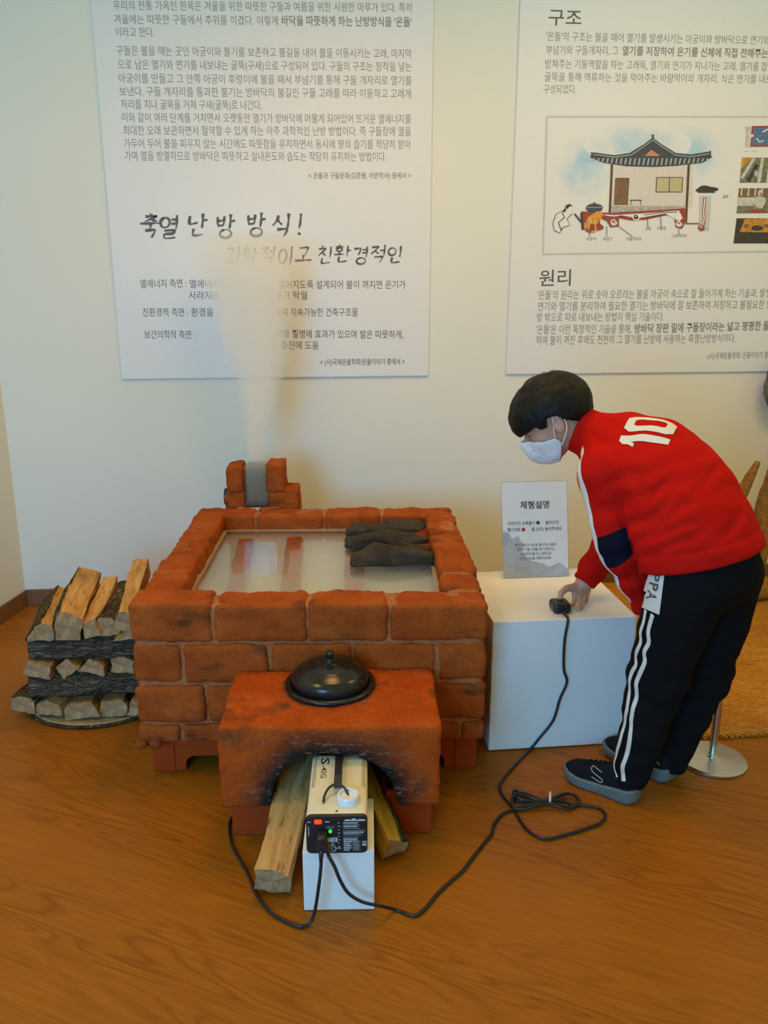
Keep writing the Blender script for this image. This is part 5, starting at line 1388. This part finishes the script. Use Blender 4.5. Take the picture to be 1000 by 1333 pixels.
one = [[(-.118,.045),(-.098,.072),(-.098,.092),(-.080,.110),(-.052,.110),(-.052,-.085),(-.088,-.085),(-.088,.060),(-.100,.045)]]
zero = [[(-.030,.080),(-.005,.110),(-.005+.075,.110),(.095,.080),(.065,.080),(.0,.080)]]
zq = [(-.030,.085),(-.008,.110),(.075,.110),(.097,.085),(.097,-.060),(.075,-.085),(-.008,-.085),(-.030,-.060)]
zi = [(.004,.062),(.014,.075),(.052,.075),(.062,.062),(.062,-.040),(.052,-.051),(.014,-.051),(.004,-.040)]
zero = [[zq[i], zq[(i+1)%8], zi[(i+1)%8], zi[i]] for i in range(8)]
decal('number_print', one+zero, bj, toP, ins, M['jerseywhite'], js)

# --- track pants
def leg(P, a, b, c, ra, rb, rc): return smin(cone(P, a, b, ra, rb), cone(P, b, c, rb, rc), .03)
def pants(P):
    l = leg(P, lhip, lkn, lank+np.array([0,0,-.012]), .108,.080,.054); r2 = leg(P, rhip, rkn, rank+np.array([0,0,-.012]), .108,.080,.054)
    hipc = (lhip+rhip)/2 + z_*.03
    q = P - hipc; q = P - np.outer((q @ r_)*(1-1/1.15), r_)
    hips = cone(q, hipc, hipc+z_*.10-f_*.0, .112,.112)
    seat = ellip(P, hipc-f_*.022+z_*.0, (.112,.112,.12))
    d = smin(smin(l, r2, .03), smin(hips, seat, .03), .04)
    h_ = P[:,2]; 
    wr = np.clip((.66-h_)/.2, 0, 1)*np.clip((h_-.02)/.06, .35, 1)
    d = d + wr*(.0035*np.sin(h_*95 + 5.0*vnoise(P, 7, 2) + 12*(P@f_))*np.clip(.5+.9*vnoise(P,9,12),0,1)+.004*fbm(P*np.array([1,1,2.2]),12,31,2)) + .004*fbm(P, 10, 3, 2)
    d = np.maximum(d, h_ - .80)
    for a in (lank, rank):
        pass
    return np.maximum(d, (.030 + .010*np.sin(P[:,0]*20)) - h_)
pts_ = sdf_mesh('track_pants', pants, (.78,1.80,.01), (1.42,2.40,.83), .0060, M['trackpants'], per, relax=2)
bp = bvh_of(pts_)
A_ = [(841,794),(834,824),(833,840),(828,854),(828,866),(822,878),(820,899),(817,920),(814,940),(808,962),(803,981),(800,1000),(803,1012)]
B_ = [(850,800),(845,818),(845,836),(839,850),(839,864),(830,885),(829,899),(825,920),(822,940),(820,963),(814,989),(811,1005),(812,1017)]
def pix_line(L, bv):
    out = []
    for x, y in L:
        for dx in (0, 2, 4, 7, 10, 14, 18):
            h = cam_hit(bv, x+dx, y)
            if h is not None and h[0][1] < 2.3: out.append(h[0]); break
    return out
pa, pb = pix_line(A_, bp), pix_line(B_, bp)
for L_ in (pa, pb): ribbon('white_leg_stripe', L_, .0125, bp, M['jerseywhite'], pts_, n=6, across=4)
# side label with letters at the hip
q4 = [(847,742),(866,745),(859,800),(833,789)]
def bil(u, v):
    (x0,y0),(x1,y1),(x2,y2),(x3,y3) = q4; return (x0*(1-u)*(1-v)+x1*u*(1-v)+x2*u*v+x3*(1-u)*v, y0*(1-u)*(1-v)+y1*u*(1-v)+y2*u*v+y3*(1-u)*v)
def surf_px(bv, x, y, off):
    h = cam_hit(bv, x, y)
    if h is None or h[0][1] > 2.3:
        p = at(x, y, 2.02); g = bv.find_nearest(Vector(p)); return np.array(g[0])+np.array(g[1])*off
    return h[0]+h[1]*off
m = MB(); NU, NV = 8, 14; V = [surf_px(bp, *bil(i/NU, j/NV), .0022) for j in range(NV+1) for i in range(NU+1)]
m.add(V, [(j*(NU+1)+i, j*(NU+1)+i+1, (j+1)*(NU+1)+i+1, (j+1)*(NU+1)+i) for j in range(NV) for i in range(NU)]); lab = m.build('white_side_label', M['jerseywhite'], pts_, smooth=True, recalc=False)
mb = MB()
for ch, v0, v1 in (('P', .07, .26), ('P', .30, .49), ('A', .50, .74)):
    V, F = text_mesh(ch, .02); x0, x1 = V[:,0].min(), V[:,0].max(); y0, y1 = V[:,1].min(), V[:,1].max()
    # letter tops point across the label, reading downwards
    W_ = [surf_px(bp, *bil(.24 + .52*(y-y0)/(y1-y0), v0+(v1-v0)*(x-x0)/(x1-x0)), .0042) for x, y, _ in V]
    mb.add(W_, F)
mb.build('label_lettering', M['ink'], lab, recalc=False)

# --- hair: a thick bowl cut with a straight fringe
def hair(P):
    q = (P-HC) @ HM.T; a, b, c = q[:,0], q[:,1], q[:,2]
    d = ellip(P, hp(-.004,0,.030), (.125,.104,.108), HM)
    d = smin(d, ellip(P, hp(.050,0,.022), (.078,.082,.072), HM), .03)
    ang = np.arctan2(b, a+.02); d = d + .0007*np.sin(ang*46 + 6*vnoise(P, 14, 2)) *np.clip((.13-c)/.05,0,1) + .003*fbm(P, 40, 4, 2)
    # lower edge: fringe over the brows in front, above the ears, down to the nape
    low = np.where(a > .045, -.004 - .030*np.clip((a-.045)/.06,0,1), np.where(a > -.02, .006, .006 - .045*np.clip((-a-.02)/.08,0,1)))
    low = np.interp(a, [-.14,-.08,-.035,-.02,.012,.022,.04,.055,.075,.13], [-.060,-.045,-.010,.012,.016,-.012,-.010,.006,-.002,-.016]) + .0015*np.sin(ang*37+3*vnoise(P,30,6))
    d = smax(d, low - c, .006)
    inner = ellip(P, hp(-.006,0,.018), (.092,.075,.094), HM)
    return smax(d, -(inner+.004), .004)
def strand(P):
    q = (P-HC) @ HM.T; ang = np.arctan2(q[:,1], q[:,0]+.02)
    return .5 + .5*np.sin(ang*110 + 5*vnoise(P, 20, 3) )*.8 + .2*vnoise(P, 60, 5)
hr = sdf_mesh('hair', hair, HC-.16, HC+.17, .0042, M['hair'], per, relax=1, attrs={'strand': strand})
m = MB(); rg = random.Random(9)
for k in range(26):
    a0, b0 = rg.uniform(-.05,.0), rg.uniform(-.05,.05); p0 = hp(a0, b0, .128-3.2*(a0*a0+b0*b0)); d0 = HU*rg.uniform(.006,.017) + HF*rg.uniform(-.012,.018) - HR*rg.uniform(-.012,.012)
    m.tube([p0, p0+d0*.6, p0+d0+HF*.004], [.0016,.0011,.0003], 5)
m.build('stray_tuft', M['hair'], hr, smooth=True)
# eyelid line
m = MB()
for s_ in (1,-1):
    m.tube([hp(.086,.019*s_,-.0165), hp(.0925,.027*s_,-.0190), hp(.090,.036*s_,-.0185), hp(.080,.045*s_,-.0150)], [.0007,.0013,.0012,.0006], 6)
m.build('eyelashes', M['hair'], per, smooth=True)
# --- face mask
def mask(P):
    q = (P-HC) @ HM.T; a, b, c = q[:,0], q[:,1], q[:,2]
    o = smin(facesdf(P) - .0085, ellip(P, hp(.080,0,-.066), (.044,.040,.048), HM), .02)
    sh = np.abs(o) - .0022
    sh = smax(sh, (c - np.interp(a, [.0,.05,.09,.13], [-.052,-.046,-.030,-.026])), .003)
    sh = smax(sh, (-.128 - c), .003)
    sh = smax(sh, (.002 + .55*np.clip(-.075-c, 0, .1) + .5*np.clip(c+.070, 0, .1) - a), .003)
    return sh
mk = sdf_mesh('face_mask', mask, hp(.06,0,-.07)-.12, hp(.06,0,-.07)+.12, .0036, M['maskwhite'], per, relax=1)
for s_ in (1,-1):
    m = MB(); m.tube(spline([hp(.014,.074*s_,-.052), hp(.006,.079*s_,-.022), hp(-.008,.083*s_,.016), hp(-.026,.084*s_,.012), hp(-.035,.084*s_,-.018), hp(-.024,.082*s_,-.046), hp(.004,.074*s_,-.078)], 8), .0017, 7); m.build('ear_loop', M['maskwhite'], mk, smooth=True)

# --- shoes
M['shoeupper'] = fabric('dark_knit_upper', (.012,.014,.019), .3, 300, .5, .7).m
M['sole'] = plain('grey_foam_sole', (.115,.150,.155), .6, var=.08, scale=30)
M['shoegrey'] = plain('grey_shoe_emblem', (.30,.31,.33), .45)
M['lace'] = fabric('black_lace', (.016,.018,.020), .2).m
def shoe(heel, toe, lbl):
    heel = np.array(heel, float); toe = np.array(toe, float); ax = toe-heel; L_ = np.linalg.norm(ax); fx = ax/L_; sx2 = np.array([-fx[1], fx[0], 0])   # sx2: towards the wearer's left
    def loc(P): q = P-heel; return q @ fx, q @ sx2, P[:,2]
    def width(x): return np.interp(x/L_, [-.05,.0,.1,.3,.5,.72,.88,1.0,1.04], [.004,.026,.036,.034,.036,.044,.038,.018,.004])
    def base(x): return np.interp(x/L_, [0,.06,.2,.7,.9,1.0], [.008,.002,.0,.0,.006,.020])
    def upper(P):
        x, y, z = loc(P); wd = width(x)
        top = np.interp(x/L_, [-.03,.05,.2,.34,.5,.7,.88,1.0], [.080,.092,.086,.096,.086,.070,.060,.044])
        zz = np.clip((z-.02)/np.maximum(top-.02,.01), 0, 1.4)
        w_ = np.maximum(wd-.002,.003)*np.sqrt(np.maximum(1-zz**2*.72, .02))
        d = np.maximum(np.abs(y)-w_, np.maximum(z-top, .018-z)); d = smax(np.abs(y)-w_, smax(z-top, .018-z, .012), .014)
        d = smax(d, np.maximum(-x-.002, x-L_-.001), .012)
        hole = ellip(P, heel+fx*L_*.19+z_*.106, (.034,.034,.034)); d = smax(d, -hole, .008)
        return d*.8
    def sole(P):
        x, y, z = loc(P); wd = width(x)+.003; b = base(x); th = np.interp(x/L_, [0,.1,.4,.75,1.0], [.050,.045,.036,.034,.040])
        d = smax(np.abs(y)-wd, smax(z-th, b-z, .004), .008); d = smax(d, np.maximum(-x-.006, x-L_-.006), .010)
        return (d + .0008*np.sin(x*260)*(np.abs(z-.015) < .008))*.8
    lo = np.minimum(heel, toe)-.06; hi = np.maximum(heel, toe)+.06; lo[2] = -.004; hi[2] = .12
    u = sdf_mesh('shoe', upper, lo, hi, .0042, M['shoeupper'], per, relax=1); u['label'] = lbl
    sdf_mesh('sole', sole, lo, hi, .0040, M['sole'], u, relax=1)
    bu = bvh_of(u)
    m = MB()
    for k in range(5):
        x = L_*(.44+.065*k); a = heel+fx*x; pts = [a+sx2*(w_)*(.022-.001*k)+z_*.10+fx*(.006 if w_ > 0 else -.006) for w_ in (-1,-.5,0,.5,1)]
        P_ = []
        for p in pts:
            h = bu.ray_cast(Vector(p), Vector((0,0,-1))); P_.append(np.array(h[0])+np.array([0,0,.001]) if h[0] is not None else np.array(p)-z_*.03)
        m.tube(spline(P_, 4), .0024, 6)
    m.build('laces', M['lace'], u, smooth=True)
    # emblem on the outer side
    for sd in (1,-1):
        S_ = [(.040,.030),(.012,.022),(.006,.030),(.016,.036),(.036,.044),(.046,.052),(.040,.060),(.012,.054)]
        P_ = []
        for (a, z) in spline([(a,z,0) for a,z in S_], 6) and [(q[0],q[1]) for q in spline([(a,z,0) for a,z in S_], 6)]:
            p = heel+fx*(L_*.50+(a-.026)*1.0)+z_*(.020+z*.95); h = bu.ray_cast(Vector(p+sx2*sd*.1), Vector(-sx2*sd)); 
            P_.append(np.array(h[0])+sx2*sd*.0006 if h[0] is not None else p+sx2*sd*.03)
        m = MB(); m.tube(P_, .0017, 6); m.build('side_emblem', M['shoegrey'], u, smooth=True)
        P_ = []
        for k in range(6):
            p = heel+fx*(L_*(.10+.028*k))+z_*(.058+.0035*k); h = bu.ray_cast(Vector(p+sx2*sd*.1), Vector(-sx2*sd)); 
            if h[0] is not None: P_.append(np.array(h[0])+sx2*sd*.0006)
        if len(P_) > 1: m = MB(); m.tube(P_, .0016, 6); m.build('heel_flash', M['shoegrey'], u, smooth=True)
shoe((.952,2.022,0),(.792,2.186,0),'dark sneaker with grey sole, nearer the viewer')
shoe((1.096,2.112,0),(.965,2.330-.02,0),'dark sneaker with grey sole, further away')
bpy.data.objects.remove(_txo)
